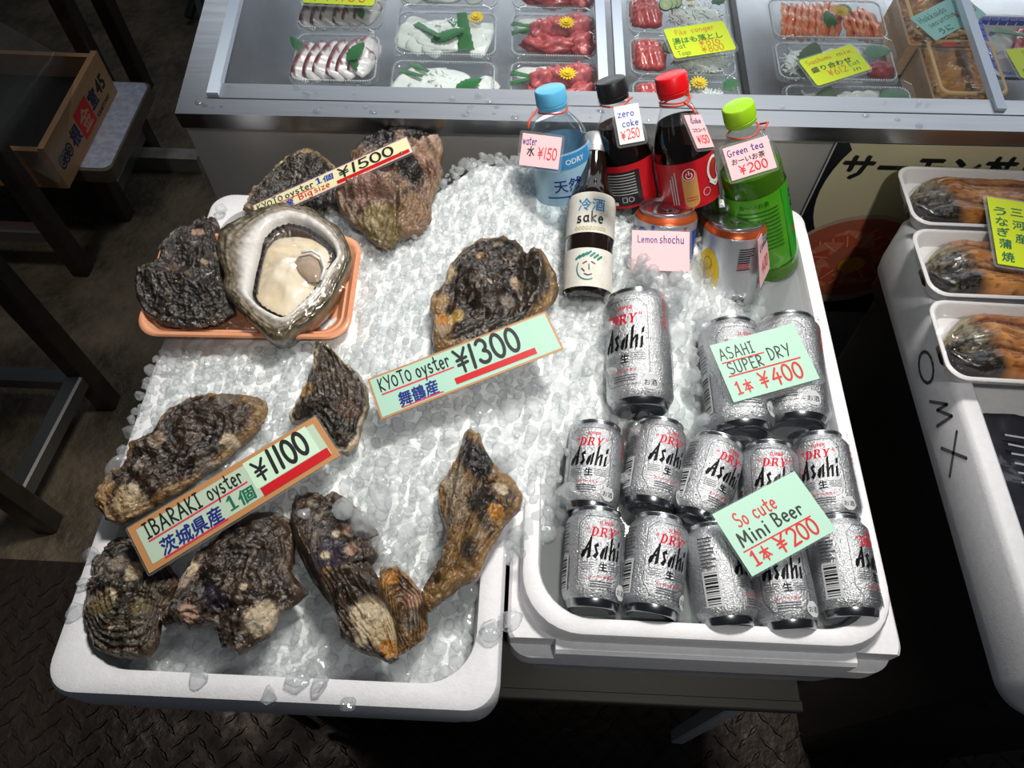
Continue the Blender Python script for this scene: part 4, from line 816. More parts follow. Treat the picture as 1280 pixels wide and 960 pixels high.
def beer_can(label, kind, group):
    Rr, H = (.0285, .0945) if kind == 'mini' else (.0345, .131)
    root = empty('mini_beer_can' if kind == 'mini' else 'beer_can', label, 'beer can', group=group); can_shell(root, Rr, H, CANM)
    w_ = Wrap(Rr); k = Rr/.0285; hz = lambda f: H*f
    ow, z0, z1_ = .0225*k, hz(.15), hz(.87); c = .007*k
    w_.line([(-ow+c, z0), (-ow, z0+c*1.6), (-ow, z1_-c), (-ow+c, z1_), (ow-c, z1_), (ow, z1_-c), (ow, z0+c*1.6), (ow-c, z0), (-ow+c, z0)], .00042, PB)
    w_.text('SUPER', .003*k, hz(.785), .0040*k, PR, .0135*k, .02, .25)
    v, f = polys(DRYG); v = [(p[0]+p[1]*.16, p[1]) for p in v]; w_.put(v, f, PR, .0015*k, hz(.665), .0255*k, hfit=.0088*k)
    for sx_, s_ in ((-1, 1), (1, 1)):
        for d in (0, .0016): w_.line([(sx_*.0150*k+d*k+.0012, hz(.755)), (sx_*.0150*k+d*k+.0005, hz(.735))], .0009*k, PR)
    v, f = polys(ASAHI); w_.put(v, f, PB, 0, hz(.44), .0395*k, hfit=.0225*k)
    w_.text('生', .0015*k, hz(.335), .0072*k, PB, .0082*k, .03)
    for sgn in (-1, 1):
        for q in range(4): w_.line([(sgn*.007*k, hz(.405)-q*.0020*k), (sgn*.0185*k, hz(.405)-q*.0020*k)], .0005, PG)
    w_.text('スーパードライ', 0, hz(.255), .0042*k, PR, .0225*k, .03, .1)
    for q in range(3): w_.line([(-.010*k, hz(.225)-q*.0022*k), (.010*k, hz(.225)-q*.0022*k)], .0009, PG)
    bx = .0225*k; v = [(bx+.0075*k*math.cos(R(22.5+45*i)), hz(.165)+.0075*k*math.sin(R(22.5+45*i))) for i in range(8)]; w_.put(v, [tuple(range(8))], PW, bx, 0)
    w_.text('お酒', bx, hz(.137), .0048*k, PB, .0112*k, .015)
    # side panel: bar code, small print, red upright line
    for sx_ in (-1,):
        x0 = -.050*k; w_.rect(x0, hz(.16), x0+.016*k, hz(.50), PW); rr = random.Random(3); z = hz(.18)
        while z < hz(.48): h = rr.choice((.0004, .0008, .0012, .0018)); w_.rect(x0+.002*k, z, x0+.014*k, z+h, PB); z += h+rr.choice((.0006, .001, .0015))
        for q in range(9): w_.line([(x0+.001*k, hz(.54)+q*.0033*k), (x0+(.011+.004*rr.random())*k, hz(.54)+q*.0033*k)], .0011, PG)
    w_.text('スーパードライ', .0385*k, hz(.80), .0046*k, PR, .036*k, .04, 0, -90)
    x0 = .048*k
    for q in range(6): w_.line([(x0+q*.0026*k, hz(.18)), (x0+q*.0026*k, hz(.55+.25*((q*7) % 3)/2))], .0010, PG)
    w_.build('can_print', root); return root
mini = beer_can('', 'mini', 'small silver beer cans floating in the water'); big = beer_can('', 'big', 'tall silver beer cans in ice')
def place_can(proto, first, top, bot, spin, label, zc, H, lift=0):
    tp, bp = at(*top, zc+lift), at(*bot, zc); a = (tp-bp)/np.linalg.norm(tp-bp); mid = (tp+bp)/2; m = pose(mid-a*H/2, mid+a*H/2, spin)
    if first: proto.matrix_basis = m; proto['label'] = label; return proto
    return dup(proto, m, label)
MINI = [((745, 648), (740, 757), 14, 'front row mini beer can, leftmost, its big black lettering facing up'), ((824, 656), (813, 765), 26, 'front row mini beer can, second from the left corner, lettering turned to its right'),
        ((891, 668), (909, 776), 68, 'front row mini beer can under the small price card\'s lower left edge, side print up'), ((964, 672), (986, 781), 8, 'front row mini beer can directly below the small price card, badge at its lower right'),
        ((1044, 656), (1064, 770), 62, 'front row mini beer can in the right corner, bar code side up'),
        ((746, 545), (737, 634), -12, 'second row mini beer can, leftmost, bedded in ice'), ((824, 542), (812, 628), 24, 'second row mini beer can, second from left, lumps of ice over its lower end'),
        ((898, 556), (870, 652), 30, 'second row mini beer can in the middle, tilted to the left'), ((960, 570), (966, 660), 10, 'second row mini beer can whose lower half hides under the small price card'),
        ((1023, 556), (1041, 650), -8, 'second row mini beer can at the right wall, right of the small price card')]
for i, (tp, bt, sp, lb) in enumerate(MINI):
    zc = .712 if i != 5 and i != 6 else .716
    place_can(mini, i == 0, tp, bt, sp, lb, zc, .0945, .006); q = at((tp[0]+bt[0])/2, (tp[1]+bt[1])/2, zc)
    a0, b0 = at(*tp, zc), at(*bt, zc); KEEP_OUT.append((np.array([a0[:2]+[-.022, .002], a0[:2]+[.022, .002], b0[:2]+[.022, 0], b0[:2]+[-.022, 0]]), .93))
BIG = [((795, 388), (800, 500), -26, 'tall beer can lying alone in the ice, left of the large drinks price card', .738, .02), ((910, 412), (928, 545), 22, 'tall beer can under the left half of the large drinks price card', .715, .012), ((983, 402), (998, 540), -14, 'tall beer can under the right half of the large drinks price card', .712, .012)]
for i, (tp, bt, sp, lb, zc, lf) in enumerate(BIG):
    place_can(big, i == 0, tp, bt, sp, lb, zc, .131, lf); a0, b0 = at(*tp, zc), at(*bt, zc)
    KEEP_OUT.append((np.array([a0[:2]+[-.026, .004], a0[:2]+[.026, .004], b0[:2]+[.026, 0], b0[:2]+[-.026, 0]]), .95))
def tall_pose(cap, zt, base, L, spin):
    T = at(*cap, zt); d = ray(*base); o = CP-T; A2, B2, C2 = d@d, 2*(o@d), o@o-L*L; dis = B2*B2-4*A2*C2
    if dis < 0: t_ = -B2/(2*A2); B = CP+d*t_; B = T+(B-T)/np.linalg.norm(B-T)*L
    else:
        c = [CP+d*((-B2+s*math.sqrt(dis))/(2*A2)) for s in (-1, 1)]; B = min(c, key=lambda p: p[2])
    return pose(B, T, spin)
def low_pose(cap, base, zb, L, spin):
    B = at(*base, zb); d = ray(*cap); o = CP-B; A2, B2, C2 = d@d, 2*(o@d), o@o-L*L; dis = max(0, B2*B2-4*A2*C2)
    T = max([CP+d*((-B2+s*math.sqrt(dis))/(2*A2)) for s in (-1, 1)], key=lambda p: p[1]); T = B+(T-B)/np.linalg.norm(T-B)*L
    return pose(B, T, spin)
PET = CLEAR('clear_pet', (.975, .985, .985), .03, .75, .06)
def cap_mesh(mb, r, z0, z1, knurl=40):
    n = knurl*2; lp = []
    for z, k in ((z0, .96), (z0+.0045, 1.0), (z0+.0048, .975), (z0+.0056, .975), (z0+.006, 1.0), (z1-.0018, .985), (z1-.0004, .93), (z1, .85)):
        lp.append([((r*k*(1+(.012 if i % 2 else -.012)*(z0+.006 <= z < z1-.001)))*math.sin(2*PI*i/n), -(r*k*(1+(.012 if i % 2 else -.012)*(z0+.006 <= z < z1-.001)))*math.cos(2*PI*i/n), z) for i in range(n)])
    mb.loops(lp, 0, True, True); return mb
def bottle(name, label, mtx, prof, cap, capmat, liquid, level, band=None, shell=PET, group='bottled drinks in the ice'):
    """prof: (r, z) wall; cap: (r, z0, z1); liquid: material filled to level; band: (z0, z1, material)"""
    root = empty(name, label, 'bottle', mtx, group=group)
    P = np.array(prof); zz = np.linspace(P[0, 1], P[-1, 1], 64); rr = np.interp(zz, P[:, 1], P[:, 0])
    for _ in range(2): rr[1:-1] = (rr[:-2]+2*rr[1:-1]+rr[2:])/4
    mb = MB(); mb.lathe([(.001, zz[0])]+list(zip(rr, zz)), 56); mb.build('bottle_wall', shell, root, smooth=True)
    if liquid is not None:
        m = zz <= level; pr = list(zip(rr[m]-.0009, zz[m]+.0005)); mb = MB(); mb.lathe([(.0008, pr[0][1])]+pr+[(.0008, pr[-1][1])], 56); mb.build('liquid', liquid, root, smooth=True, angle=50)
    mb = MB(); cap_mesh(mb, *cap); mb.build('cap', capmat, root, smooth=True, angle=40)
    if band:
        z0, z1, bm = band; m = (zz > z0) & (zz < z1); mb = MB(); zs = [z0]+list(zz[m])+[z1]; mb.lathe([(float(np.interp(z, zz, rr))+.0005, z) for z in zs], 56); mb.build('label_sleeve', bm, root, smooth=True)
    return root, (lambda z: float(np.interp(z, zz, rr)))
COLA = M('cola', (.006, .0025, .0015), .06, spec=.6); TEA = M('green_tea', srgb(120, 190, 40), .05, trans=.75, ior=1.2, spec=.5); WATERL = CLEAR('bottled_water', (.90, .95, .98), .02, .9, .06)
RB = M('red_band', srgb(200, 20, 30), .4)
def elastic(root, r, z, extra=()):
    mb = MB(); mb.tube([((r+.0012+.0006*math.sin(3*a))*math.cos(a), (r+.0012)*math.sin(a), z+.0014*math.sin(2*a)) for a in np.linspace(0, 2*PI, 28, endpoint=False)], .0010, 6, closed=True)
    o_ = mb.build('rubber_band', M('red_rubber', srgb(205, 70, 50), .5), root, smooth=True); return o_
# natural water
mW = tall_pose((687, 110), .885, (722, 335), .232, 14)
root, rf = bottle('water_bottle', 'clear water bottle with a sky blue cap, leftmost of the drinks', mW, [(.026, 0), (.033, .006), (.0345, .02), (.0325, .045), (.0345, .06), (.0345, .172), (.032, .182), (.026, .192), (.0165, .203), (.0145, .206), (.0145, .216)], (.0172, .211, .232), M('sky_blue_plastic', srgb(95, 180, 225), .35, spec=.5), WATERL, .196, (.108, .170, M('pale_blue_label', srgb(176, 208, 226), .35, coat=.4, mottle=(40, srgb(140, 190, 222), .25))))
w_ = Wrap(.0352); w_.rect(-.06, .152, .06, .168, M('label_blue', srgb(60, 150, 210), .35)); w_.text('ODRY', .008, .1565, .0058, INK['white'], .024, .02); w_.text('天然水', .004, .126, .017, INK['navy'], .050, .012); w_.line([(-.03, .119), (.04, .119)], .0018, INK['blue']); w_.text('きくよ', .010, .1105, .0062, INK['navy'], .020); w_.build('label_print', root)
elastic(root, .0150, .2085)
# zero cola
mZ = tall_pose((763, 99), .885, (806, 335), .240, -8)
COLA_P = [(.026, 0), (.032, .006), (.0326, .03), (.0310, .06), (.0320, .090), (.0329, .098), (.0329, .154), (.0318, .162), (.030, .172), (.024, .190), (.0165, .207), (.0145, .213), (.0145, .223)]
root, rf = bottle('cola_bottle', 'black capped cola bottle with a black and red label, second drink bottle in the row', mZ, COLA_P, (.0172, .218, .240), M('black_cap', (.012, .012, .013), .35), COLA, .192, (.100, .153, M('black_label', (.02, .018, .018), .35, coat=.4)))
w_ = Wrap(.0336); RL = M('cola_red', srgb(185, 25, 35), .35, coat=.4); w_.rect(.018, .0755, .075, .1275, RL); w_.rect(-.045, .120, .02, .1275, RL); w_.rect(-.045, .0755, .02, .0785, RL); w_.rect(-.075, .0755, -.045, .1275, RL)
for q in range(8): w_.line([(-.040, .1165-q*.0034), (.012, .1165-q*.0034)], .0010, PW)
w_.rect(-.030, .0795, -.012, .0835, INK['white']); w_.line(arc(.004, .086, .003, .003, 0, 360, 10), .0008, PW); w_.line([(-.006, .083), (-.001, .083), (-.001, .089), (-.006, .089), (-.006, .083)], .0008, PW); w_.mb.v = [(x, y, z+0.0255) for x, y, z in w_.mb.v]; w_.build('label_print', root)
elastic(root, .0150, .2145)
# red cola
mC = tall_pose((838, 93), .905, (878, 338), .240, 0)
root, rf = bottle('cola_bottle', 'red capped cola bottle with a red label, third drink bottle in the row', mC, COLA_P, (.0172, .218, .240), M('red_cap', srgb(215, 15, 25), .35), COLA, .192, (.098, .153, RL))
w_ = Wrap(.0336); YL = M('label_buff', srgb(205, 150, 85), .45)
v = arc(0, .112, .0085, .0085, 0, 180, 10)+arc(0, .083, .0085, .0085, 180, 360, 10); w_.put(v, [tuple(range(len(v)))], YL, .002, 0)
v = arc(0, .1135, .0078, .0078, 0, 360, 20)[:-1]; w_.put(v, [tuple(range(len(v)))], RL, .002, 0)
w_.line(arc(.002, .1135, .0068, .0068, 0, 360, 20), .0007, INK['white']); w_.line(arc(.002, .1125, .0034, .0034, 130, 410, 14), .0011, INK['white']); w_.line([(.002, .1135), (.002, .1175)], .0011, INK['white'])
for q in range(3): w_.line([(-.0135-q*.0030, .080), (-.0135-q*.0030, .118-q*.004)], .0013, PW)
for q in range(2): w_.line([(-.004, .0865-q*.003), (.008, .0865-q*.003)], .0008, RL)
w_.line(arc(.020, .088, .0045, .0045, 0, 360, 12), .0007, PW)
w_.line(arc(.036, .108, .011, .014, 60, 300, 16), .0032, INK['white']); w_.line(arc(.046, .103, .0055, .007, 0, 360, 14), .0026, INK['white']); w_.line([(.026, .097), (.034, .090), (.050, .094)], .0022, INK['white']); w_.mb.v = [(x, y, z+0.0255) for x, y, z in w_.mb.v]; w_.build('label_print', root)
elastic(root, .0150, .2135); elastic(root, .0152, .2105)
# green tea
mT = tall_pose((922, 131), .888, (963, 338), .226, 0)
root, rf = bottle('tea_bottle', 'green tea bottle with a lime cap, rightmost drink bottle', mT, [(.028, 0), (.0345, .006), (.0350, .022), (.0335, .032), (.0350, .044), (.0355, .100), (.0350, .128), (.0340, .15), (.029, .172), (.0175, .192), (.0148, .198), (.0148, .210)], (.0172, .205, .226), M('lime_cap', srgb(150, 200, 30), .35), TEA, .150, (.028, .128, M('leaf_green_label', srgb(88, 168, 24), .3, coat=.5, mottle=(22, srgb(60, 140, 20), .25))))
w_ = Wrap(.0360); DG = M('label_dark_green', srgb(30, 90, 20), .4)
w_.rect(.030, .029, .062, .127, M('label_vivid_green', srgb(30, 150, 25), .3, coat=.4)); w_.text('お〜いお茶', -.004, .116, .0050, DG, .034, .02)
for q in range(11): w_.line([(-.024, .110-q*.0052), (.022, .110-q*.0052)], .0016, DG)
w_.text('お茶', .046, .102, .011, PB, None, .03, 0, -90); w_.line(arc(.041, .066, .0030, .0040, 0, 360, 12), .0013, RB); w_.build('label_print', root)
elastic(root, .0160, .1945)
# sake
mS = low_pose((745, 168), (733, 374), .752, .200, 0)
root, rf = bottle('sake_bottle', 'small dark sake bottle with a silver screw cap and hand lettered white label', mS, [(.020, 0), (.0262, .004), (.0268, .012), (.0268, .108), (.0245, .122), (.0190, .136), (.0160, .148), (.0150, .16), (.0148, .176)], (.0168, .172, .196), M('silver_cap', (.55, .55, .55), .42, metal=1), None, 0, (.068, .116, M('white_paper_label', srgb(225, 226, 220), .55, mottle=(60, srgb(205, 200, 185), .2))), shell=M('dark_brown_glass', (.010, .006, .004), .06, spec=.7, coat=.5))
w_ = Wrap(.0276); w_.text('冷酒', .0, .1005, .0125, INK['cyan'], .030, .015); v, f = hand('sake', .0098, .16, .2); w_.put(v, f, INK['black'], -.001, .086, .030)
for q in range(9): w_.line(arc(-.016+q*.004, .079, .0015, .0018, 0, 360, 7), .0008, M('label_buff2', srgb(205, 185, 140), .5))
w_.mb.v = [(x, y, z-.006) for x, y, z in w_.mb.v]; w_.build('label_print', root)
mb = MB(); mb.lathe([(.0273, .006), (.0273, .050)], 56); mb.build('lower_label', M('white_paper_label', (.8, .8, .8), .55), root, smooth=True)
w_ = Wrap(.0275); GP = INK['teal']
for k in range(7): w_.line([(-.014+.004*k, .050-.0016*abs(k-3)), (-.010+.004*k, .0535-.0016*abs(k-3))], .0024, GP)
w_.line(arc(-.001, .034, .0115, .0125, 150, 300, 10), .0012, GP)
for p in ([(-.006, .040), (-.002, .042)], [(.003, .042), (.007, .040)], [(.0005, .039), (.001, .033)], [(-.004, .028), (.0, .0265), (.004, .028)], [(-.007, .034), (-.004, .031)]): w_.line(p, .0011, INK['black'])
w_.mb.v = [(x, y, z-.008) for x, y, z in w_.mb.v]; w_.build('lower_label_print', root)
KEEP_OUT.append((np.array([on_ice(*p)[:2] for p in ((712, 365), (712, 240), (765, 230), (768, 300), (758, 362))]), .9))
# chu-hi cans
def drink_can(name, label, mtx, H, col, ring):
    root = empty(name, label, 'can', mtx, group='tall canned drinks with pink cards'); can_shell(root, .0355, H, M(col[0], col[1], .28, metal=.75, bump=(700, .5, .001)))
    mb = MB(); mb.lathe([(.0350, H-.0112), (.0346, H-.0100), (.0330, H-.0078), (.0303, H-.0046)], 56); mb.build('coloured_ring', ring, root, smooth=True); return root
CO = M('copper_ring', srgb(205, 95, 50), .3, metal=.6)
mK = tall_pose((834, 257), .795, (820, 388), .133, 0); root = drink_can('drink_can', 'white and blue can of spirit drink behind a pink card half buried in ice', mK, .133, ('white_blue_can', (.62, .66, .72)), CO)
w_ = Wrap(.0357); BL = M('can_blue_print', srgb(45, 75, 165), .35); w_.text('紅', .002, .090, .027, BL, .029, .03); w_.line(arc(-.026, .100, .008, .014, 40, 320, 14), .0045, BL); w_.line([(-.013, .119), (-.017, .092), (-.020, .060)], .0042, BL); w_.rect(.022, .098, .026, .119, CO); w_.rect(.034, .03, .05, .112, BL); w_.rect(-.05, .03, -.042, .112, BL); w_.build('can_print', root)
mH = tall_pose((921, 272), .785, (899, 398), .135, 0); root = drink_can('drink_can', 'white can with a large yellow oval, standing in front of the green tea', mH, .135, ('pearl_white_can', (.74, .76, .78)), CO)
w_ = Wrap(.0357); YE = M('can_yellow_print', srgb(235, 195, 20), .35); v = arc(0, .072, .017, .034, 0, 360, 28)[:-1]; w_.put(v, [tuple(range(28))], YE, -.026, 0)
w_.text('custom', -.0235, .060, .0050, PB, .020, .02); w_.text('highball', -.0235, .0515, .0050, PB, .022, .02); w_.line(arc(-.026, .088, .006, .008, 0, 360, 12), .0014, M('can_ochre_print', srgb(170, 130, 20), .4))
rr = random.Random(2); z = .030
while z < .052: h = rr.choice((.0005, .0009, .0014)); w_.rect(.010, z, .026, z+h, PB); z += h+rr.choice((.0007, .0012))
for q in range(10): w_.line([(.010, .112-q*.0028), (.010+.012+.006*rr.random(), .112-q*.0028)], .0013, PR if q in (7, 8) else PB)
w_.build('can_print', root)
# ------------------------------------------------------------------ hand lettered price cards
card('price_card', 'long mint price card with a red stripe across the middle of the ice, 1300', (459, 474, .776), (682, 389, .800), (478, 524, .772), 'mint',
     [('h', 'KYOTO', .045, .60, .30, 'black', .175), ('h', 'oyster', .245, .60, .33, 'black', .185), ('b', .045, .53, .44, .53, .035, 'pink'), ('j', '舞鶴産', .115, .12, .37, 'navy', .215, .03), ('b', .12, .085, .345, .085, .03, 'pink'), ('h', '¥', .455, .36, .50, 'black', .075, .15), ('h', '1300', .535, .36, .56, 'black', .275, .16), ('b', .42, .20, .865, .20, .15, 'band')], border='wood', film=.0015, bord_w=.002)
card('price_card', 'long mint price card with a pasted slip over the left oysters, 1100', (158.6, 660.6, .752), (394, 520, .764), (188, 716, .748), 'pale',
     [('h', 'IBARAKI', .06, .60, .31, 'black', .28), ('h', 'oyster', .375, .60, .31, 'black', .18), ('b', .06, .54, .565, .54, .035, 'pink'), ('j', '茨城県産', .09, .15, .36, 'navy', .31, .03), ('b', .09, .10, .41, .10, .035, 'pink'), ('h', '１', .435, .20, .27, 'green', .045), ('j', '個', .49, .19, .32, 'green', .085, .03), ('p', .585, .30, .93, .92, 'slip'), ('h', '¥', .61, .40, .40, 'black', .07, .15), ('h', '1100', .695, .40, .48, 'black', .205, .20), ('b', .60, .19, .965, .19, .19, 'band')], border='wood', film=.002, bord_w=.006)
card('price_card', 'narrow cream price card leaning on the two rear oysters, 1500', (316, 257, .762), (508, 171, .812), (330, 273, .758), 'cream',
     [('h', 'KYOTO', .02, .55, .36, 'black', .165), ('h', 'oyster', .20, .55, .36, 'black', .185), ('j', '産', .185, .08, .42, 'blue', .055, .04), ('h', '１', .40, .56, .34, 'blue', .04), ('j', '個', .445, .52, .40, 'blue', .07, .03), ('h', 'Big', .275, .14, .34, 'red', .085), ('h', 'size', .375, .14, .34, 'red', .10), ('h', '¥', .545, .34, .52, 'black', .07, .15), ('h', '1500', .63, .36, .54, 'black', .27, .15), ('b', .52, .17, .985, .17, .20, 'band'), ('b', .05, .47, .385, .47, .05, 'pink')], border='pink', film=.002, bord_w=.001)
card('price_card', 'mint price card lying over two tall cans, 400 in red', (887, 432, .764), (992, 404, .768), (903, 507, .752), 'mint',
     [('h', 'ASAHI', .05, .70, .19, 'black', .40, .11), ('b', .05, .655, .54, .655, .022, 'red'), ('h', 'SUPER', .09, .45, .19, 'black', .40, .11), ('h', 'DRY', .57, .50, .20, 'black', .26, .11), ('b', .06, .415, .90, .415, .024, 'red'), ('h', '１', .08, .10, .20, 'red', .07), ('h', '本', .17, .10, .20, 'red', .10), ('h', '¥', .36, .10, .24, 'red', .11), ('h', '400', .50, .10, .26, 'red', .36)], film=.006)
card('price_card', 'mint price card lying slanted over the mini cans, 200 in red', (890, 643, .762), (993, 589, .764), (940.6, 720.5, .757), 'mint',
     [('h', 'So', .16, .66, .20, 'red', .13), ('h', 'cute', .36, .66, .20, 'red', .27), ('h', 'Mini', .08, .40, .20, 'black', .33), ('h', 'Beer', .50, .42, .20, 'black', .33), ('b', .06, .335, .86, .335, .020, 'red'), ('h', '１', .09, .09, .20, 'red', .08), ('h', '本', .19, .09, .20, 'red', .11), ('h', '¥', .38, .08, .23, 'red', .12), ('h', '200', .53, .08, .24, 'red', .33)], film=.0015)
def tagcard(label, tl, tr, bl, d, paper, items, film=.003, dd=(0, 0, 0), name='price_tag'):
    return card(name, label, zd(*tl, d+dd[0]), zd(*tr, d+dd[1]), zd(*bl, d+dd[2]), paper, items, 'price tag', film=film)
tagcard('pink tag hanging on the water bottle', (653.7, 166), (702.7, 172), (641, 205), .748, 'pink', [('h', 'water', .02, .66, .24, 'navy', .36), ('h', '水', .16, .30, .30, 'black', .19), ('h', '¥', .44, .27, .32, 'red', .13), ('h', '150', .60, .27, .34, 'red', .32)])
tagcard('white tag with blue words on the black capped bottle', (766.7, 134), (797.6, 128.5), (784, 179.5), .742, 'white', [('h', 'zero', .10, .70, .17, 'blue', .66), ('h', 'coke', .22, .44, .17, 'blue', .66), ('h', '¥', .10, .10, .22, 'red', .20), ('h', '250', .34, .12, .24, 'red', .52)])
tagcard('pale pink tag hanging at the side of the red capped bottle', (855, 144), (876, 143), (873, 185.5), .755, 'pink', [('h', 'Coke', .22, .74, .15, 'navy', .60), ('j', 'コカコーラ', .12, .48, .14, 'black', .76), ('h', '¥', .18, .14, .20, 'red', .18), ('h', '150', .40, .14, .22, 'red', .46)], dd=(0, .022, 0))
tagcard('pink tag hanging on the green tea bottle', (903, 186), (959, 169), (912.5, 227), .757, 'pink', [('h', 'Green', .06, .70, .19, 'navy', .44), ('h', 'tea', .58, .70, .19, 'navy', .28), ('j', 'おーいお茶', .10, .44, .20, 'black', .74, .02), ('h', '¥', .22, .10, .25, 'red', .14), ('h', '200', .40, .10, .26, 'red', .44)])
tagcard('pink card on the can half buried in ice', (790, 287.5), (862, 290), (784, 337), .818, 'pink', [('h', 'Lemon', .10, .70, .17, 'navy', .34), ('h', 'shochu', .48, .70, .19, 'navy', .42)], name='price_card', dd=(0, 0, -.006))
tagcard('pink card standing edge on beside the yellow oval can', (948, 300), (960, 278), (945, 372), .825, 'pink', [('h', 'Lemon', .10, .70, .17, 'navy', .8), ('h', '400', .2, .2, .25, 'red', .6)], name='price_card', dd=(-.012, .035, -.008))
# strings of rubber band that carry the tags
for pts, lb in (([(672, 136, .765), (662, 150, .752), (660, 160, .748)], 'water bottle'), ([(790, 122, .775), (782, 128, .757), (776, 134, .745)], 'black capped bottle'), ([(855, 128, .77), (866, 136, .757), (870, 143, .755)], 'red capped bottle'), ([(950, 155, .775), (960, 153, .765), (955, 162, .758)], 'green tea bottle')):
    mb = MB(); mb.tube([dep(*p) for p in pts], .0011, 6); tag(mb.build('rubber_band', M('red_rubber', srgb(205, 70, 50), .5), None, True), 'red rubber band loop that holds the tag of the '+lb, 'rubber band')
# ------------------------------------------------------------------ packed sashimi in the counter
LIDM = CLEAR('clear_lid', (.97, .975, .975), .05, .7, .014, bump=(120, .25, .002), haze=.008)
VC = M('food', (1, 1, 1), .3, spec=.5, attr='Col', coat=.35, bump=(220, .35, .001)); LEAFM = M('green_leaf', srgb(34, 120, 52), .35, coat=.4, mottle=(60, srgb(24, 92, 40), .25)); SHISO = M('shiso_leaf', srgb(60, 92, 36), .5, mottle=(90, srgb(44, 72, 28), .25)); DAIK = M('white_daikon', srgb(226, 232, 228), .35, coat=.3)
WFISH = M('white_fish', srgb(222, 226, 222), .3, coat=.4, sss=.15, mottle=(40, srgb(196, 206, 202), .25))
def trans(mb, x, y, z, rz=0, rx=0, ry=0):
    m = Matrix.Translation((x, y, z)) @ Matrix.Rotation(R(rz), 4, 'Z') @ Matrix.Rotation(R(rx), 4, 'X') @ Matrix.Rotation(R(ry), 4, 'Y'); mb.v = [tuple(m @ Vector(p)) for p in mb.v]; return mb
def flat(outline, th, bulge=0):
    mb = MB(); n = len(outline); cx = sum(p[0] for p in outline)/n; cy = sum(p[1] for p in outline)/n
    def lp(s, z): return [(cx+(x-cx)*s, cy+(y-cy)*s, z) for x, y in outline]
    mb.loops([lp(.96, 0), lp(1, th*.3), lp(1, th*.7), lp(.95, th), lp(.5, th+bulge), lp(.05, th+bulge)]); return mb
def serrated(L, W, n=9, pointed=True):
    pts = []
    for s in (1, -1):
        side = []
        for k in range(n):
            t_ = k/(n-1); w_ = W/2*math.sin(PI*(.06+.94*t_**.8))**.8 if pointed else W/2*(1-.4*t_)
            side += [(s*w_*1.0, L*t_), (s*w_*.84, L*(t_+.3/(n-1)))]
        pts += side if s > 0 else side[::-1]
    return pts
ico = bmesh.new(); bmesh.ops.create_icosphere(ico, subdivisions=4, radius=1)
IV4 = np.array([v.co[:] for v in ico.verts]); IT4 = np.array([[v.index for v in f.verts] for f in ico.faces]); ico.free()
def lump(cx, cy, cz, rx, ry, rz, c1, c2, seed, rough=.5, sc=110):
    V = IV4.copy(); nn = fbm(V*[rx, ry, rz]*1.0+seed*.37+3, sc, 5, seed); V = V*(1+rough*1.4*(nn[:, None]-.5)); V = V*[rx, ry, rz]; V[:, 2] = np.maximum(V[:, 2], -rz*.35)+cz; V[:, 0] += cx; V[:, 1] += cy
    k = np.clip((fbm(V+7, sc*2.2, 3, seed+4)-.3)*2.4, 0, 1)[:, None]; return V, IT4, np.array(c1)*(1-k)+np.array(c2)*k
def put_lump(name, root, *a, **k): V, F_, c = lump(*a, **k); return mesh_obj(name, V, [tuple(map(int, f)) for f in F_], VC, root, True, None, c)
YEL = M('yellow_petal', srgb(245, 215, 10), .5)
def flower(root, x, y, z, r=.011):
    mb = MB()
    for ring, (rr_, n, lift) in enumerate(((1, 15, .0), (.72, 12, .0016), (.45, 8, .003))):
        for i in range(n):
            a = 2*PI*(i+.5*ring)/n; L = r*rr_; p = flat([(0, -.0009), (L*.6, -.0017), (L, -.0006), (L, .0006), (L*.6, .0017), (0, .0009)], .0006); trans(p, 0, 0, lift, 0, 0, -14-12*ring); trans(p, 0, 0, 0, math.degrees(a)); mb.add(p.v, p.f)
    trans(mb, x, y, z); return mb.build('chrysanthemum', YEL, root, smooth=False)
def leaf(root, x, y, z, L, W, rz, m=None, rx=12, pointed=True, n=9):
    mb = flat(serrated(L, W, n, pointed), .0006, .0004); trans(mb, x, y, z, rz, rx); return mb.build('leaf', m or LEAFM, root)
def shreds(root, x, y, z, rx, ry, n, seed, h=.008):
    r = random.Random(seed); mb = MB(); put_lump('daikon_mound', root, x, y, z+h*.35, rx*.95, ry*.95, h*.8, srgb(222, 228, 224), srgb(236, 240, 238), seed+3, rough=.35)
    for k in range(n):
        a, q = r.uniform(0, 6.28), math.sqrt(r.random()); px, py = x+rx*q*math.cos(a), y+ry*q*math.sin(a); d = r.uniform(0, 6.28); L = r.uniform(.006, .014); zz = z+h*(1-q*q)+r.uniform(-.001, .002)
        mb.tube([(px+math.cos(d+.5*t_)*L*t_, py+math.sin(d+.5*t_)*L*t_, zz+.0018*math.sin(3*t_+k)) for t_ in (-1, -.5, 0, .5, 1)], .0013, 5)
    o_ = mb.build('daikon_shreds', DAIK, root, smooth=True); o_['kind'] = 'stuff'; return o_
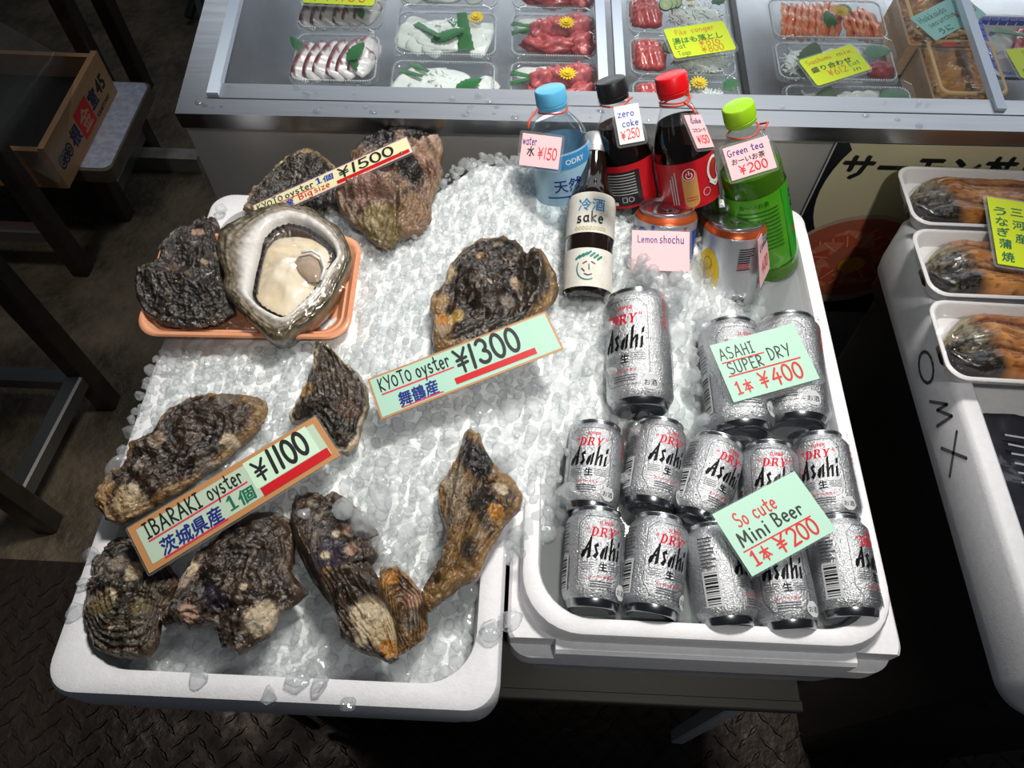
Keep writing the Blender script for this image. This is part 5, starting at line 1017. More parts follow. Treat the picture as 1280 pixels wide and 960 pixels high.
def slices(name, root, n, x0, y0, dx, dy, L, W, th, rz, tilt, mat=VC, edge=None, body=(.8, .8, .8), stripes=None, z=.006, seed=0, curve=.004):
    r = random.Random(seed)
    for k in range(n):
        nu_, nv_ = 16, 10; V, Cl, F_ = [], [], []
        for top in (1, 0):
            for j in range(nv_):
                for i in range(nu_):
                    u, v = i/(nu_-1)*2-1, j/(nv_-1)*2-1; w_ = W/2*(1-.35*abs(u)**3); x, y = u*L/2, v*w_; e = max(abs(u), abs(v))
                    zz = (th*(1-.5*max(0, e-.8)/.2) if top else 0)+curve*(1-u*u)+.0012*math.sin(9*u+2*v+k)
                    V.append((x, y, zz)); c = np.array(body)*(1+.08*math.sin(7*u+3*v+k))
                    if edge is not None and v > .66+.12*math.sin(9*u+k): c = np.array(edge)
                    if stripes is not None and math.sin((u*1.3+.35*v*v)*17+k) > .72: c = np.array(stripes)
                    Cl.append(c)
        b = nu_*nv_
        for j in range(nv_-1):
            for i in range(nu_-1):
                q = j*nu_+i; F_.append((q, q+1, q+nu_+1, q+nu_)); F_.append((b+q, b+q+nu_, b+q+nu_+1, b+q+1))
        rim = [i for i in range(nu_)]+[j*nu_+nu_-1 for j in range(1, nv_)]+[(nv_-1)*nu_+i for i in range(nu_-2, -1, -1)]+[j*nu_ for j in range(nv_-2, 0, -1)]
        for i in range(len(rim)): F_.append((rim[i-1], rim[i], rim[i]+b, rim[i-1]+b)[::-1])
        m = Matrix.Translation((x0+dx*k, y0+dy*k+r.uniform(-.002, .002), z)) @ Matrix.Rotation(R(rz+r.uniform(-6, 6)), 4, 'Z') @ Matrix.Rotation(R(tilt), 4, 'X')
        mesh_obj(name, [m @ Vector(p) for p in V], F_, mat, root, True, None, np.clip(Cl, 0, 1))
def pack(label, u0, u1, v0, v1, fill, zl=-.055, tilt=0, rz=0, h=.036, group='clear packs of sashimi in the counter', cat='food pack'):
    w_, d_ = u1-u0, v1-v0; m = CASE_M @ Matrix.Translation(((u0+u1)/2, (v0+v1)/2, zl)) @ Matrix.Rotation(R(rz), 4, 'Z') @ Matrix.Rotation(R(tilt), 4, 'X')
    root = empty('sashimi_pack', label, cat, m, group=group); hx_, hy_ = w_/2-.001, d_/2-.001
    mb = MB(); mb.loops([rrect(hx_-.010, hy_-.010, .010, 0), rrect(hx_-.008, hy_-.008, .012, .006), rrect(hx_-.005, hy_-.005, .012, .009), rrect(hx_, hy_, .012, .0095)], 0, True, False); mb.build('container_base', CLEAR('clear_base', (.93, .94, .94), .08, .6, .05, haze=.03), root, smooth=True, angle=40)
    mb = MB(); lp = []
    for k, (i, z, r) in enumerate(((0, .0100, .012), (.0035, .0105, .012), (.0045, .0128, .012), (.0060, .0130, .012), (.0070, h-.006, .014), (.012, h, .016), (.018, h+.0012, .016))):
        q = rrect(hx_-i, hy_-i, r, z, 6); lp.append(q)
    mb.loops(lp, 0, False, True); mb.build('lid', LIDM, root, smooth=True, angle=30)
    kn = MB()                                     # the beaded seam round the lid, whitened to stand in for its highlights
    q = np.array(rrect(hx_-.004, hy_-.004, .012, .0128, 6)); qq = resample([tuple(p[:2]) for p in q], int((w_+d_)*2/.0038))
    for p in qq: kn.box((p[0], p[1], .0128), (.0010, .0010, .0013))
    o_ = kn.build('beaded_seam', CLEAR('bead', (.95, .96, .96), .04, .9, .30, haze=.45), root); o_['kind'] = 'stuff'
    fill(root, w_, d_); return root
OCT_W, OCT_P = srgb(226, 220, 222), srgb(120, 52, 58)
def f_oct(r, w, d):
    slices('octopus_slice', r, 6, -w*.32, -.003, .0150, .002, d*.70, .034, .004, 72, 26, edge=OCT_P, body=OCT_W, seed=3); leaf(r, .018, -.012, .020, .034, .022, -40, n=6); leaf(r, -.046, .010, .012, .030, .016, 40); leaf(r, .030, -.022, .014, .030, .012, 20)
    slices('octopus_slice', r, 1, w*.30, .012, 0, 0, .034, .018, .004, -40, 10, edge=OCT_P, body=OCT_W, seed=5)
def f_squid(r, w, d):
    put_lump('daikon_mound', r, .0, .0, .009, w*.40, d*.36, .007, srgb(218, 226, 222), srgb(236, 240, 238), 71, rough=.3)
    slices('squid_slice', r, 3, -w*.34, .004, .020, -.006, d*.7, .034, .003, 60, 8, mat=VC, body=srgb(222, 228, 224), seed=2); leaf(r, -.045, .018, .013, .052, .012, -135, pointed=False); leaf(r, -.020, -.018, .016, .050, .020, -75); leaf(r, .006, .026, .016, .024, .012, -170)
    shreds(r, .004, .004, .006, .020, .020, 60, 4, .012); leaf(r, .028, -.030, .012, .056, .024, 8, pointed=False, n=6); slices('squid_slice', r, 1, w*.34, -.004, 0, 0, d*.75, .026, .003, 80, 5, body=srgb(224, 230, 226), seed=7); flower(r, .040, .020, .021, .0115)
def f_squid2(r, w, d):
    put_lump('daikon_mound', r, -.01, .002, .009, w*.36, d*.34, .007, srgb(218, 226, 222), srgb(236, 240, 238), 72, rough=.3)
    slices('squid_slice', r, 2, -w*.30, .002, .030, .0, d*.75, .038, .003, 50, 8, body=srgb(222, 228, 224), seed=12); leaf(r, -.058, .022, .014, .036, .009, -120, pointed=False); leaf(r, -.044, .034, .014, .032, .009, -130, pointed=False); shreds(r, -.004, .004, .006, .022, .018, 60, 14, .010); leaf(r, .016, -.014, .016, .040, .022, -70, n=7); slices('squid_slice', r, 1, w*.32, -.004, 0, 0, d*.65, .03, .003, 30, 8, body=srgb(226, 230, 226), seed=17)
RED1, RED2 = srgb(172, 52, 60), srgb(216, 116, 118)
def f_tuna_mince(r, w, d):
    slices('daikon_slice', r, 1, -.01, .02, 0, 0, w*.7, .03, .003, 0, 4, body=srgb(220, 224, 216), seed=4)
    for k, (x, y, rx, ry, rz_) in enumerate(((-.018, .004, .020, .018, .020), (.006, .012, .020, .015, .022), (.030, .014, .024, .018, .024), (.0, -.018, .040, .014, .014), (.036, -.012, .020, .020, .016))): put_lump('minced_tuna', r, x, y, .010, rx, ry, rz_, RED1, RED2, 20+k, rough=.9)
    leaf(r, -.058, .020, .014, .036, .010, -115, pointed=False); leaf(r, -.058, .0, .014, .030, .008, -80, pointed=False); leaf(r, .046, .026, .018, .026, .020, -150); flower(r, .016, -.002, .033, .0118)
def f_mixed(r, w, d):
    slices('tuna_slice', r, 3, -w*.31, .014, .002, -.010, .042, .030, .007, -4, 22, body=srgb(190, 62, 62), stripes=srgb(214, 120, 112), seed=40, z=.008)
    for k in range(3):
        mb = MB(); mb.lathe([(.0005, .0), (.008, .0), (.0095, .0008), (.0095, .0022), (.0085, .003), (.0005, .003)], 20); trans(mb, -.018+.007*k, .010+.003*k, .020, 0, 18); o_ = mb.build('cucumber_slice', M('cucumber', srgb(196, 216, 160), .4, coat=.3), r, smooth=True)
        mb = MB(); mb.lathe([(.0088, -.0002), (.0098, .0008), (.0098, .0022), (.0088, .0032)], 20); trans(mb, -.018+.007*k, .010+.003*k, .020, 0, 18); mb.build('cucumber_skin', M('cucumber_skin', srgb(28, 92, 44), .35, coat=.4), o_, smooth=True)
    shreds(r, .026, -.004, .008, .036, .022, 130, 21, .014); flower(r, .014, .018, .026, .012); leaf(r, .048, .016, .020, .024, .022, -60, n=5)
SAL, SALS = srgb(244, 122, 62), srgb(250, 196, 156)
def f_salmon(r, w, d):
    slices('salmon_slice', r, 8, -w*.34, .0, .0098, .0006, d*.78, .024, .004, 78, 30, body=SAL, stripes=SALS, seed=6); slices('salmon_slice', r, 5, w*.16, .0, .0095, -.001, d*.72, .022, .004, 98, 28, body=SAL, stripes=SALS, seed=9); leaf(r, .006, -.020, .014, .030, .022, 20, n=6); leaf(r, .020, .028, .014, .026, .018, -150, SHISO); flower(r, .012, -.004, .027, .0118)
def f_mix2(r, w, d):
    slices('white_fish_slice', r, 3, -.010, .004, .016, .003, d*.8, .032, .003, 30, 10, body=srgb(222, 226, 222), seed=8); leaf(r, -.045, -.028, .018, .050, .038, -18, SHISO, n=8); put_lump('tuna_block', r, w*.36, -.012, .010, .018, .014, .013, srgb(150, 40, 52), srgb(190, 80, 86), 60, rough=.3); leaf(r, .038, .012, .018, .036, .026, -95, n=6); shreds(r, -.05, .0, .006, .016, .026, 30, 33, .006)
pack('clear pack of purple edged octopus slices by the left wall of the counter', .111, .232, .098, .192, f_oct)
pack('clear pack partly under the yellow card at the rear left of the counter', .108, .232, .196, .288, f_oct)
pack('clear pack of octopus tucked under the front frame at the counter\'s left end', .108, .228, .012, .094, f_oct, zl=-.060)
pack('clear pack of white squid with a yellow flower at its right', .246, .391, .150, .240, f_squid)
pack('clear pack of white squid and green leaf nearest the front frame', .246, .391, .056, .146, f_squid2)
pack('clear pack of white squid at the top edge of view', .246, .391, .244, .332, f_squid2)
pack('pack of red minced tuna with a yellow flower, second back from the front frame', .404, .528, .152, .240, f_tuna_mince)
pack('pack of red minced tuna nearest the front frame, above the blue bottle cap', .404, .528, .058, .148, f_tuna_mince)
pack('pack of red minced tuna at the top edge of view', .404, .528, .244, .330, f_tuna_mince)
pack('pack of tuna, cucumber and white shreds behind the slanted yellow card', .566, .716, .200, .282, f_mixed)
pack('pack of tuna and white shreds half under the slanted yellow card', .566, .716, .122, .197, f_mixed)
pack('pack of tuna and shreds behind the red bottle cap, nearest the front frame', .566, .716, .040, .119, f_mixed)
pack('pack of striped orange salmon slices with a yellow flower', .768, .936, .198, .282, f_salmon)
pack('pack of mixed sashimi with the yellow card on its lid', .766, .934, .120, .195, f_mix2)
pack('pack of mixed sashimi with a big serrated leaf nearest the front frame', .770, .944, .040, .117, f_mix2)
pack('pack of mixed sashimi at the top edge of view behind the salmon', .766, .936, .286, .370, f_mix2)
WOODB = M('pale_wood', srgb(216, 176, 128), .55, mottle=(30, srgb(196, 150, 100), .25), stretch=(1, 9, 9)); UNI1, UNI2 = srgb(186, 118, 30), srgb(222, 160, 64)
def uni_box(label, u0, u1, v0, v1):
    w_, d_ = u1-u0, v1-v0; root = empty('urchin_box', label, 'food box', CASE_M @ Matrix.Translation(((u0+u1)/2, (v0+v1)/2, -.092)), group='wooden boxes of sea urchin'); H = .068
    mb = MB(); hx_, hy_ = w_/2, d_/2; mb.loops([rrect(hx_, hy_, .004, 0), rrect(hx_, hy_, .004, H-.016), rrect(hx_-.003, hy_-.003, .003, H-.016), rrect(hx_-.003, hy_-.003, .003, .030)], 0, True, True); mb.build('wooden_tray', WOODB, root)
    mb = MB(); mb.loops([rrect(hx_+.0006, hy_+.0006, .006, H-.030), rrect(hx_+.0002, hy_+.0002, .008, H-.004), rrect(hx_-.004, hy_-.004, .010, H)], 0, False, True); mb.build('clear_cover', LIDM, root, smooth=True, angle=40)
    mb = MB(); mb.loops([rrect(hx_-.003, hy_-.003, .012, H-.0030), rrect(hx_-.001, hy_-.001, .012, H-.0016), rrect(hx_-.004, hy_-.004, .011, H+.0006), rrect(hx_-.0065, hy_-.0065, .010, H-.0008)], 0, False, False); mb.build('gold_rim', M('gold_rim', srgb(226, 186, 128), .4), root, smooth=True)
    nx, ny = 60, 60; V, Cl = [], []
    gx, gy = np.meshgrid(np.linspace(-hx_+.004, hx_-.004, nx), np.linspace(-hy_+.004, hy_-.004, ny)); P = np.c_[gx.ravel(), gy.ravel()]
    n1, n2 = fbm(P+u0*9+v0*5, 75, 4, 3), fbm(P*[1, 1.8]+2, 190, 3, 5); zz = .046+.020*(n1-.4)+.004*(n2-.5); k = np.clip((n1-.3)*2.2, 0, 1)[:, None]; c = np.array(UNI1)*(1-k)+np.array(UNI2)*k; c *= (.8+.35*n2)[:, None]
    mesh_obj('sea_urchin', np.c_[P, zz], [(j*nx+i, j*nx+i+1, (j+1)*nx+i+1, (j+1)*nx+i) for j in range(ny-1) for i in range(nx-1)], VC, root, True, None, np.clip(c, 0, 1))
    ink = Ink()
    for t_, x, y, s in (('生', .012, .012, .017), ('う', .014, -.004, .013), ('に', .015, -.016, .012)): v, f = typeset(t_, s, .04); ink.put(v, f, INK['white'], x, y, -4)
    v, f = typeset('小川の', .009, .02); ink.put(v, f, INK['white'], .010, .030, -4, .018)
    for q in range(2): ink.bar(-.004, -hy_+.016-.004*q, .028, -hy_+.016-.004*q, .0018, INK['white'])
    v, f = typeset('■', .01); ink.bar(-.026, hy_-.013, -.006, hy_-.013, .008, INK['red']); ink.mb.v = [(x, y, z+H+.0008) for x, y, z in ink.mb.v]; ink.build('cover_print', root); return root
uni_box('wooden box of ochre sea urchin with white lettering nearest the front frame', .968, 1.062, .084, .186); uni_box('wooden box of sea urchin under the pale blue card', .956, 1.050, .190, .290)
root = empty('sashimi_plate', 'blue rimmed white plate of red tuna at the right edge of the counter', 'plate', CASE_M @ Matrix.Translation((1.13, .195, -.060)))
mb = MB(); mb.loops([rrect(.055, .045, .012, 0), rrect(.068, .058, .016, .018), rrect(.070, .060, .016, .019), rrect(.066, .056, .015, .0195), rrect(.054, .044, .012, .004)]); mb.build('plate_body', M('white_glaze', srgb(228, 230, 234), .25), root, smooth=True, angle=40)
mb = MB(); bl = M('blue_glaze', srgb(30, 60, 190), .3)
for k in range(9):
    for s in (-1, 1): mb.box((s*.0625, -.048+.012*k, .0145), (.0035, .0050, .004)); mb.box((-.052+.013*k, s*.0525, .0145), (.0052, .0035, .004))
mb.build('blue_pattern', bl, root); slices('tuna_slice', root, 4, -.012, .005, .014, .0, .07, .026, .006, 70, 20, body=srgb(196, 70, 78), stripes=srgb(220, 120, 120), seed=3, z=.010); leaf(root, -.045, .030, .018, .05, .012, -120, pointed=False); slices('daikon_slice', root, 1, -.03, .02, 0, 0, .05, .03, .002, 20, 6, body=srgb(226, 230, 224), seed=1)
def zc(px, py, zl):
    d = ray(px, py); o_ = P0+CZ*zl; t_ = ((o_-CP)@CZ)/(d@CZ); return (px, py, float((CP+d*t_)[2]))
ZK = -.0155
card('shelf_card', 'slanted neon yellow card on the packs of tuna and shreds, 816 and 800', zc(829, 36.8, ZK), zc(904, 25.7, ZK), zc(845, 73, ZK), 'yellow', [('h', 'Pike', .16, .74, .16, 'orange', .18), ('h', 'conger', .42, .76, .16, 'orange', .38), ('j', '湯はも落とし', .06, .46, .22, 'pgreen', .82, .02), ('h', 'Eat', .06, .29, .15, 'pgreen', .18), ('h', '¥816', .46, .28, .20, 'orange', .34), ('h', 'Togo', .07, .06, .15, 'pgreen', .20), ('h', '¥800', .46, .05, .20, 'orange', .36)], 'price card', corner=.004, film=.004)
card('shelf_card', 'neon yellow card on the pack of mixed sashimi', zc(997.7, 75.7, ZK), zc(1064.5, 55, ZK), zc(1027, 106, ZK), 'yellow', [('h', 'Sashimi', .08, .74, .15, 'orange', .44), ('h', 'mix', .64, .74, .15, 'orange', .26), ('j', '盛り合わせ', .07, .45, .20, 'black', .74, .02), ('h', '¥612', .30, .18, .22, 'orange', .34), ('h', 'Eat', .70, .30, .13, 'pgreen', .2), ('h', 'in', .72, .1, .13, 'pgreen', .12)], 'price card', corner=.004, film=.003)
card('shelf_card', 'pale blue card lying across the wooden urchin boxes', zc(1137, 22.5, -.0160), zc(1200, -9, -.0160), zc(1176, 47.5, -.0160), 'sky', [('h', 'Hokkaido', .06, .66, .20, 'green', .50), ('h', 'sea', .12, .42, .17, 'green', .16), ('h', 'urchin', .31, .42, .18, 'green', .30), ('j', 'うに', .16, .08, .25, 'green', .24, .02), ('h', '¥4,00', .58, .28, .26, 'red', .38)], 'price card', film=.0)
card('shelf_card', 'neon yellow card at the top edge of view over the octopus', zc(384, -24, ZK), zc(472, -20, ZK), zc(388, 3.5, ZK), 'yellow', [('h', '¥1100', .28, .14, .5, 'orange', .6), ('h', 'T', .12, .1, .3, 'pgreen', .1)], 'price card', corner=.004, film=.004)
card('shelf_card', 'neon yellow card at the right edge in front of the blue rimmed plate', zc(1257, 62, ZK), zc(1318, 56, ZK), zc(1276.5, 98, ZK), 'yellow', [('h', 'Sashimi', .28, .74, .17, 'orange', .6), ('j', '刺身', .3, .4, .24, 'black', .3), ('h', 'Eat', .10, .08, .2, 'pgreen', .2)], 'price card', corner=.004, film=.003)
# ------------------------------------------------------------------ eel trays on the third box
EELM = M('glazed_eel', (1, 1, 1), .25, spec=.5, attr='Col', coat=.6, bump=(160, .5, .0015)); FOAMT = M('white_tray_foam', srgb(226, 224, 224), .4, coat=.2)
def eel_tray(label, x0, y0, y1, z, rz):
    L = .285; hx_, hy_ = L/2, (y1-y0)/2; root = empty('eel_tray', label, 'food tray', Matrix.Translation((x0+hx_, (y0+y1)/2, z)) @ Matrix.Rotation(R(rz), 4, 'Z'), group='film wrapped trays of grilled eel')
    mb = MB(); mb.loops([rrect(hx_-i, hy_-i, r, q, 8) for i, q, r in ((.012, 0, .014), (.002, .020, .020), (0, .0225, .021), (.0012, .0240, .021), (.0035, .0240, .020), (.005, .0225, .019), (.012, .005, .014))]); mb.build('tray_body', FOAMT, root, smooth=True, angle=50)
    nx, ny = 110, 60; u = np.linspace(-1, 1, nx); v = np.linspace(-1, 1, ny); gu, gv = np.meshgrid(u, v); gu, gv = gu.ravel(), gv.ravel()
    head = np.clip((-.55-gu)/.45, 0, 1); wid = (hy_-.013)*(1-.75*np.clip((-.72-gu)/.28, 0, 1)**1.6); X = gu*(hx_-.006); Y = gv*wid-.012*np.clip((-.6-gu)/.4, 0, 1); P = np.c_[X+x0*3, Y+y0*7]
    n1 = fbm(P*[.35, 1.0], 120, 4, 5); n2 = fbm(P, 260, 3, 8); groove = np.abs(np.sin(gv*3.6+.5*n1+.8)); edge = np.sqrt(np.clip(1-np.maximum(abs(gv), .0)**6, 0, 1))
    Z = .010+.017*edge*(.55+.45*groove**.5)+.004*(n1-.5)+.0018*(n2-.5)+.010*np.exp(-((gu+.62)/.16)**2-((gv-.1)/.7)**2)
    k = np.clip((n1-.3)*2.0, 0, 1)[:, None]; c = np.array(srgb(152, 92, 42))*(1-k)+np.array(srgb(214, 150, 84))*k; g_ = np.clip((.30-groove)*4, 0, 1)[:, None]; c = c*(1-.88*g_)+np.array(srgb(58, 28, 12))*.88*g_
    ln = np.clip((vnoise(np.c_[P[:, 0]*.25, P[:, 1]], 520, 3)-.62)*5, 0, 1)[:, None]; c = c*(1-.75*ln)+np.array(srgb(96, 46, 20))*.75*ln
    upb = np.clip((gv-.45)*2, 0, 1)[:, None]*.45; c = c*(1-upb)+np.array(srgb(112, 48, 26))*upb
    hd = np.clip((-.60-gu+.12*(n1-.5)-.10*gv)*9, 0, 1)[:, None]; hk = np.clip((n2-.35)*2+.6*(gv[:, None].ravel()-.1), 0, 1)[:, None]; c = c*(1-hd)+(np.array(srgb(34, 30, 26))*(1-hk)+np.array(srgb(150, 138, 112))*hk)*hd
    V = np.r_[np.c_[X, Y, Z], np.c_[X, Y, np.full(len(X), .0055)]]; F_ = []
    for j in range(ny-1):
        for i in range(nx-1): q = j*nx+i; F_.append((q, q+1, q+nx+1, q+nx))
    rim = [i for i in range(nx)]+[j*nx+nx-1 for j in range(1, ny)]+[(ny-1)*nx+i for i in range(nx-2, -1, -1)]+[j*nx for j in range(ny-2, 0, -1)]; b = nx*ny
    for i in range(len(rim)): F_.append((rim[i-1]+b, rim[i]+b, rim[i], rim[i-1]))
    mesh_obj('eel_fillet', V, F_, EELM, root, True, None, np.r_[c, c*.6])
    nu_, nv_ = 40, 24; V = []
    for j in range(nv_):
        for i in range(nu_):
            a, b_ = (i/(nu_-1)-.5)*2, (j/(nv_-1)-.5)*2; e = max(abs(a), abs(b_)); V.append((a*(hx_+.001), b_*(hy_+.001), .0250+.010*max(0, 1-e**4)))
    mesh_obj('cling_film', V, [(j*nu_+i, j*nu_+i+1, (j+1)*nu_+i+1, (j+1)*nu_+i) for j in range(nv_-1) for i in range(nu_-1)], CLEAR('cling_film_eel', (.98, .98, .98), .05, .40, .022, bump=(60, .6, .006)), root, True); return root
eel_tray('rearmost film wrapped tray of grilled eel, under the yellow card', .470, .655, .757, .724, 0); eel_tray('middle film wrapped tray of grilled eel', .462, .545, .648, .724, 0); eel_tray('front film wrapped tray of grilled eel, nearest the shopper', .454, .430, .537, .724, -1)
card('price_card', 'upright neon yellow card with green brush writing on the eel trays', (1233.6, 246, .762), (1280, 253, .762), (1238.5, 328, .760), 'yellow', [('j', t_, x, y, .15, 'green', .34, .02) for t_, x, y in (('三', .56, .76), ('河', .56, .56), ('産', .56, .36), ('う', .12, .74), ('な', .12, .58), ('ぎ', .12, .42), ('蒲', .12, .25), ('焼', .12, .06))], film=.004)
bag = empty('plastic_bag', 'black printed plastic bag inside the box in front of the eel trays', 'bag', loc=(.60, .33, .668))
P = np.array([(x, y) for y in np.linspace(-.09, .09, 26) for x in np.linspace(-.095, .13, 30)]); zz = .030+.022*(fbm(P+3, 26, 4, 2)-.5)
mesh_obj('bag_film', np.c_[P, zz], [(j*30+i, j*30+i+1, (j+1)*30+i+1, (j+1)*30+i) for j in range(25) for i in range(29)], M('black_bag', (.02, .02, .028), .25, coat=.5), bag, True)
ink = Ink()
for q in range(6): ink.bar(-.080, .06-.011*q, -.045-.01*(q % 2), .055-.011*q, .0022, M('bag_print', (.35, .35, .4), .5))
ink.mb.v = [(x, y, z+.040) for x, y, z in ink.mb.v]; ink.build('bag_print_lines', bag)
# ------------------------------------------------------------------ poster on the counter front
po = face(.820, .425, .0075); PM = frame(np.array(po), CX, np.array([0, 0, 1.0]), -n)
poster = empty('poster', 'rice bowl poster on the counter front, black with a cream panel', 'poster', PM); PWD, PHT = .46, .349
mb = MB(); mb.box((PWD/2, PHT/2, -.0012), (PWD/2, PHT/2, .0010)); mb.build('poster_sheet', M('poster_black', (.012, .013, .017), .35, coat=.3), poster)
ink = Ink(); CRM = M('poster_cream', srgb(205, 196, 160), .45)
ink.bar(.0012, 0, .0012, PHT, .0022, M('poster_edge', (.5, .5, .5), .4)); ink.bar(0, PHT-.001, PWD, PHT-.001, .002, M('poster_edge', (.5, .5, .5), .4))
v = [(PWD, PHT-.003), (.018, PHT-.003)]+arc(.125, .268, .115, .135, 150, 270, 16)+[(PWD, .133)]; ink.put(v, [tuple(range(len(v)))], CRM, .010, 0)
v, f = typeset('サーモン丼！', .050, .05); ink.put(v, f, INK['black'], .022, .290, 0, .245)
BR = M('bowl_pale_rim', srgb(186, 160, 142), .4); e = arc(.105, .125, .105, .098, 0, 360, 40)[:-1]; ink.put(e, [tuple(range(40))], BR, 0, 0); e = arc(.105, .129, .098, .086, 0, 360, 40)[:-1]; ink.put(e, [tuple(range(40))], M('salmon_print', srgb(178, 96, 72), .4), .007, 0)
rr = random.Random(9)
for k in range(11):
    a = k*.571; cx_, cy_ = .105+.052*math.cos(a), .130+.044*math.sin(a); d = a+1.2; v = [(cx_+.036*math.cos(d)*s+.016*math.sin(d)*t_, cy_+.036*math.sin(d)*s-.016*math.cos(d)*t_) for s, t_ in ((-1, -.5), (-.5, -1), (.6, -.9), (1, 0), (.6, .9), (-.5, 1))]
    ink.put(v, [tuple(range(6))], M('salmon_print%s' % ('_pale' if k % 2 else '_deep'), srgb(206, 124, 92) if k % 2 else srgb(192, 84, 60), .4), min(p[0] for p in v), 0)
    for s in (-.45, .1, .6): p = (cx_+.036*math.cos(d)*s, cy_+.036*math.sin(d)*s); ink.bar(p[0]+.013*math.sin(d), p[1]-.013*math.cos(d), p[0]-.013*math.sin(d), p[1]+.013*math.cos(d), .0018, M('salmon_line', srgb(220, 160, 132), .4))
e = arc(.112, .118, .020, .018, 0, 360, 24)[:-1]; ink.put(e, [tuple(range(24))], M('poster_yolk', srgb(222, 160, 30), .4), .092, 0); ink.build('poster_print', poster)
# ------------------------------------------------------------------ stools, shelf and wooden crates at the left
def stool(name, label, legs, top_z, rails, cat, board=None, w_=.042):
    root = empty(name, label, cat, loc=(legs[0][0], legs[0][1], 0)); mt = M('worn_steel_tube', (.16, .145, .13), .38, metal=.9, mottle=(16, (.09, .08, .07), .2))
    for x, y in legs: mb = MB(); mb.beam((x, y, 0), (x, y, top_z), w_); mb.build('leg', mt, root, world=True)
    for p, q in rails: mb = MB(); mb.beam(p, q, w_*.78, w_*.9); mb.build('rail', M('rail_steel', (.34, .34, .34), .35, metal=.95), root, world=True)
    if board: mb = MB(); mb.loops([rrect((board[1]-board[0])/2, (board[3]-board[2])/2, .02, z, 6, (board[0]+board[1])/2, (board[2]+board[3])/2) for z in (board[4]-board[5], board[4]-.003, board[4])]); mb.build('seat', board[6], root, world=True)
    return root
fa, fb = at(136, 503, 0)[:2], at(62, 655, 0)[:2]
stool('steel_stool', 'square legged steel stool at the left edge beside the oyster box', [fa, fb, fa-[.42, 0], fb-[.42, 0]], .55, [((fa[0], fa[1], .12), (fb[0], fb[1], .12)), ((fa[0], fa[1], .09), (fa[0]-.42, fa[1], .09))], 'stool', (fa[0]-.46, fa[0]+.03, fb[1]-.03, fa[1]+.03, .575, .025, M('dark_vinyl', (.02, .02, .022), .5)))
fc = at(104, 338, 0)[:2]
stool('steel_table', 'tall square legged steel table standing before the wooden crates', [fc, fc-[.55, 0], fc+[-.03, .48], fc+[-.58, .48]], .74, [((fc[0], fc[1], .13), (fc[0]-.55, fc[1], .13))], 'table', (fc[0]-.60, fc[0]-.16, fc[1]-.03, fc[1]+.51, .765, .025, M('dark_vinyl', (.02, .02, .022), .5)))
SH = M('flower_paper', srgb(196, 198, 210), .5, mottle=(55, srgb(165, 170, 190), .10)); WD = M('old_board', srgb(110, 98, 84), .6, mottle=(20, srgb(84, 74, 62), .2))
bx1, by0, by1 = -.956, 1.270, 1.587
stool('steel_bench', 'low steel bench with a flower papered board carrying wooden crates', [(bx1-.07, by0+.05), (bx1-.07, by1-.03), (bx1-.5, by0+.05), (bx1-.5, by1-.03)], .166, [((bx1-.07, by0+.05, .08), (bx1-.07, by1-.03, .08))], 'bench', (bx1-.55, bx1, by0-.004, by1, .200, .034, WD))
mb = MB(); mb.loops([rrect((.53)/2, (by1-by0-.01)/2, .02, z, 6, bx1-.005-.265, (by0+by1)/2) for z in (.2002, .2012)]); tag(mb.build('flower_paper', SH), 'white sheet printed with small flowers under the wooden crate', 'paper sheet')
CRATE = M('crate_wood', srgb(190, 148, 108), .6, mottle=(9, srgb(168, 124, 84), .25), stretch=(1, 1, 6), bump=(60, .3, .001))
def crate(label, x1, y0, y1, z, wx, hh, prints):
    root = empty('wooden_crate', label, 'crate', loc=(x1, y0, z)); L = y1-y0; t_ = .014
    for nm, c, h in (('side_panel', (-t_/2, L/2, hh/2), (t_/2, L/2, hh/2)), ('side_panel', (-wx+t_/2, L/2, hh/2), (t_/2, L/2, hh/2)), ('end_panel', (-wx/2, t_/2, hh/2-.004), (wx/2-t_, t_/2, hh/2-.004)), ('end_panel', (-wx/2, L-t_/2, hh/2-.004), (wx/2-t_, t_/2, hh/2-.004)), ('bottom_panel', (-wx/2, L/2, .006), (wx/2-t_, L/2-t_, .006))):
        mb = MB(); mb.box(c, h); mb.build(nm, CRATE, root)
    mb = MB(); mb.box((-wx/2, L/2, .030), (wx/2-t_-.001, L/2-t_-.001, .018)); mb.build('dark_infill', BLACKP, root)  # black block added to make the crate's inside dark
    ink = Ink(); ink.k = 4; prints(ink, L, hh); ink.mb.v = [(b*1.0+.0002, a, c_) for a, c_, b in ink.mb.v]; ink.build('crate_print', root)
    ink = Ink(); v = arc(.150, .048, .022, .026, -90, 90, 10)+[(.01, .074), (.01, .022)]; ink.put(v, [tuple(range(len(v)))], RDP, .01, 0)
    for q in (-1, 1): ink.bar(.04, .048+.008*q, .145, .048+.008*q, .004, M('crate_pale', srgb(190, 148, 108), .6))
    v, f = ribbon(arc(0, .098, .014, .010, 180, 360, 10)+[(.014, .108)], .006); ink.put(v, f, BKP, .110, 0)
    ink.mb.v = [(a-wx, -c_-.0002, b) for a, b, c_ in ink.mb.v]; ink.build('end_print', root); return root
NV = M('crate_navy_print', srgb(30, 45, 80), .6); RDP = M('crate_red_print', srgb(215, 35, 35), .6); BKP = M('crate_black_print', (.02, .02, .02), .6)
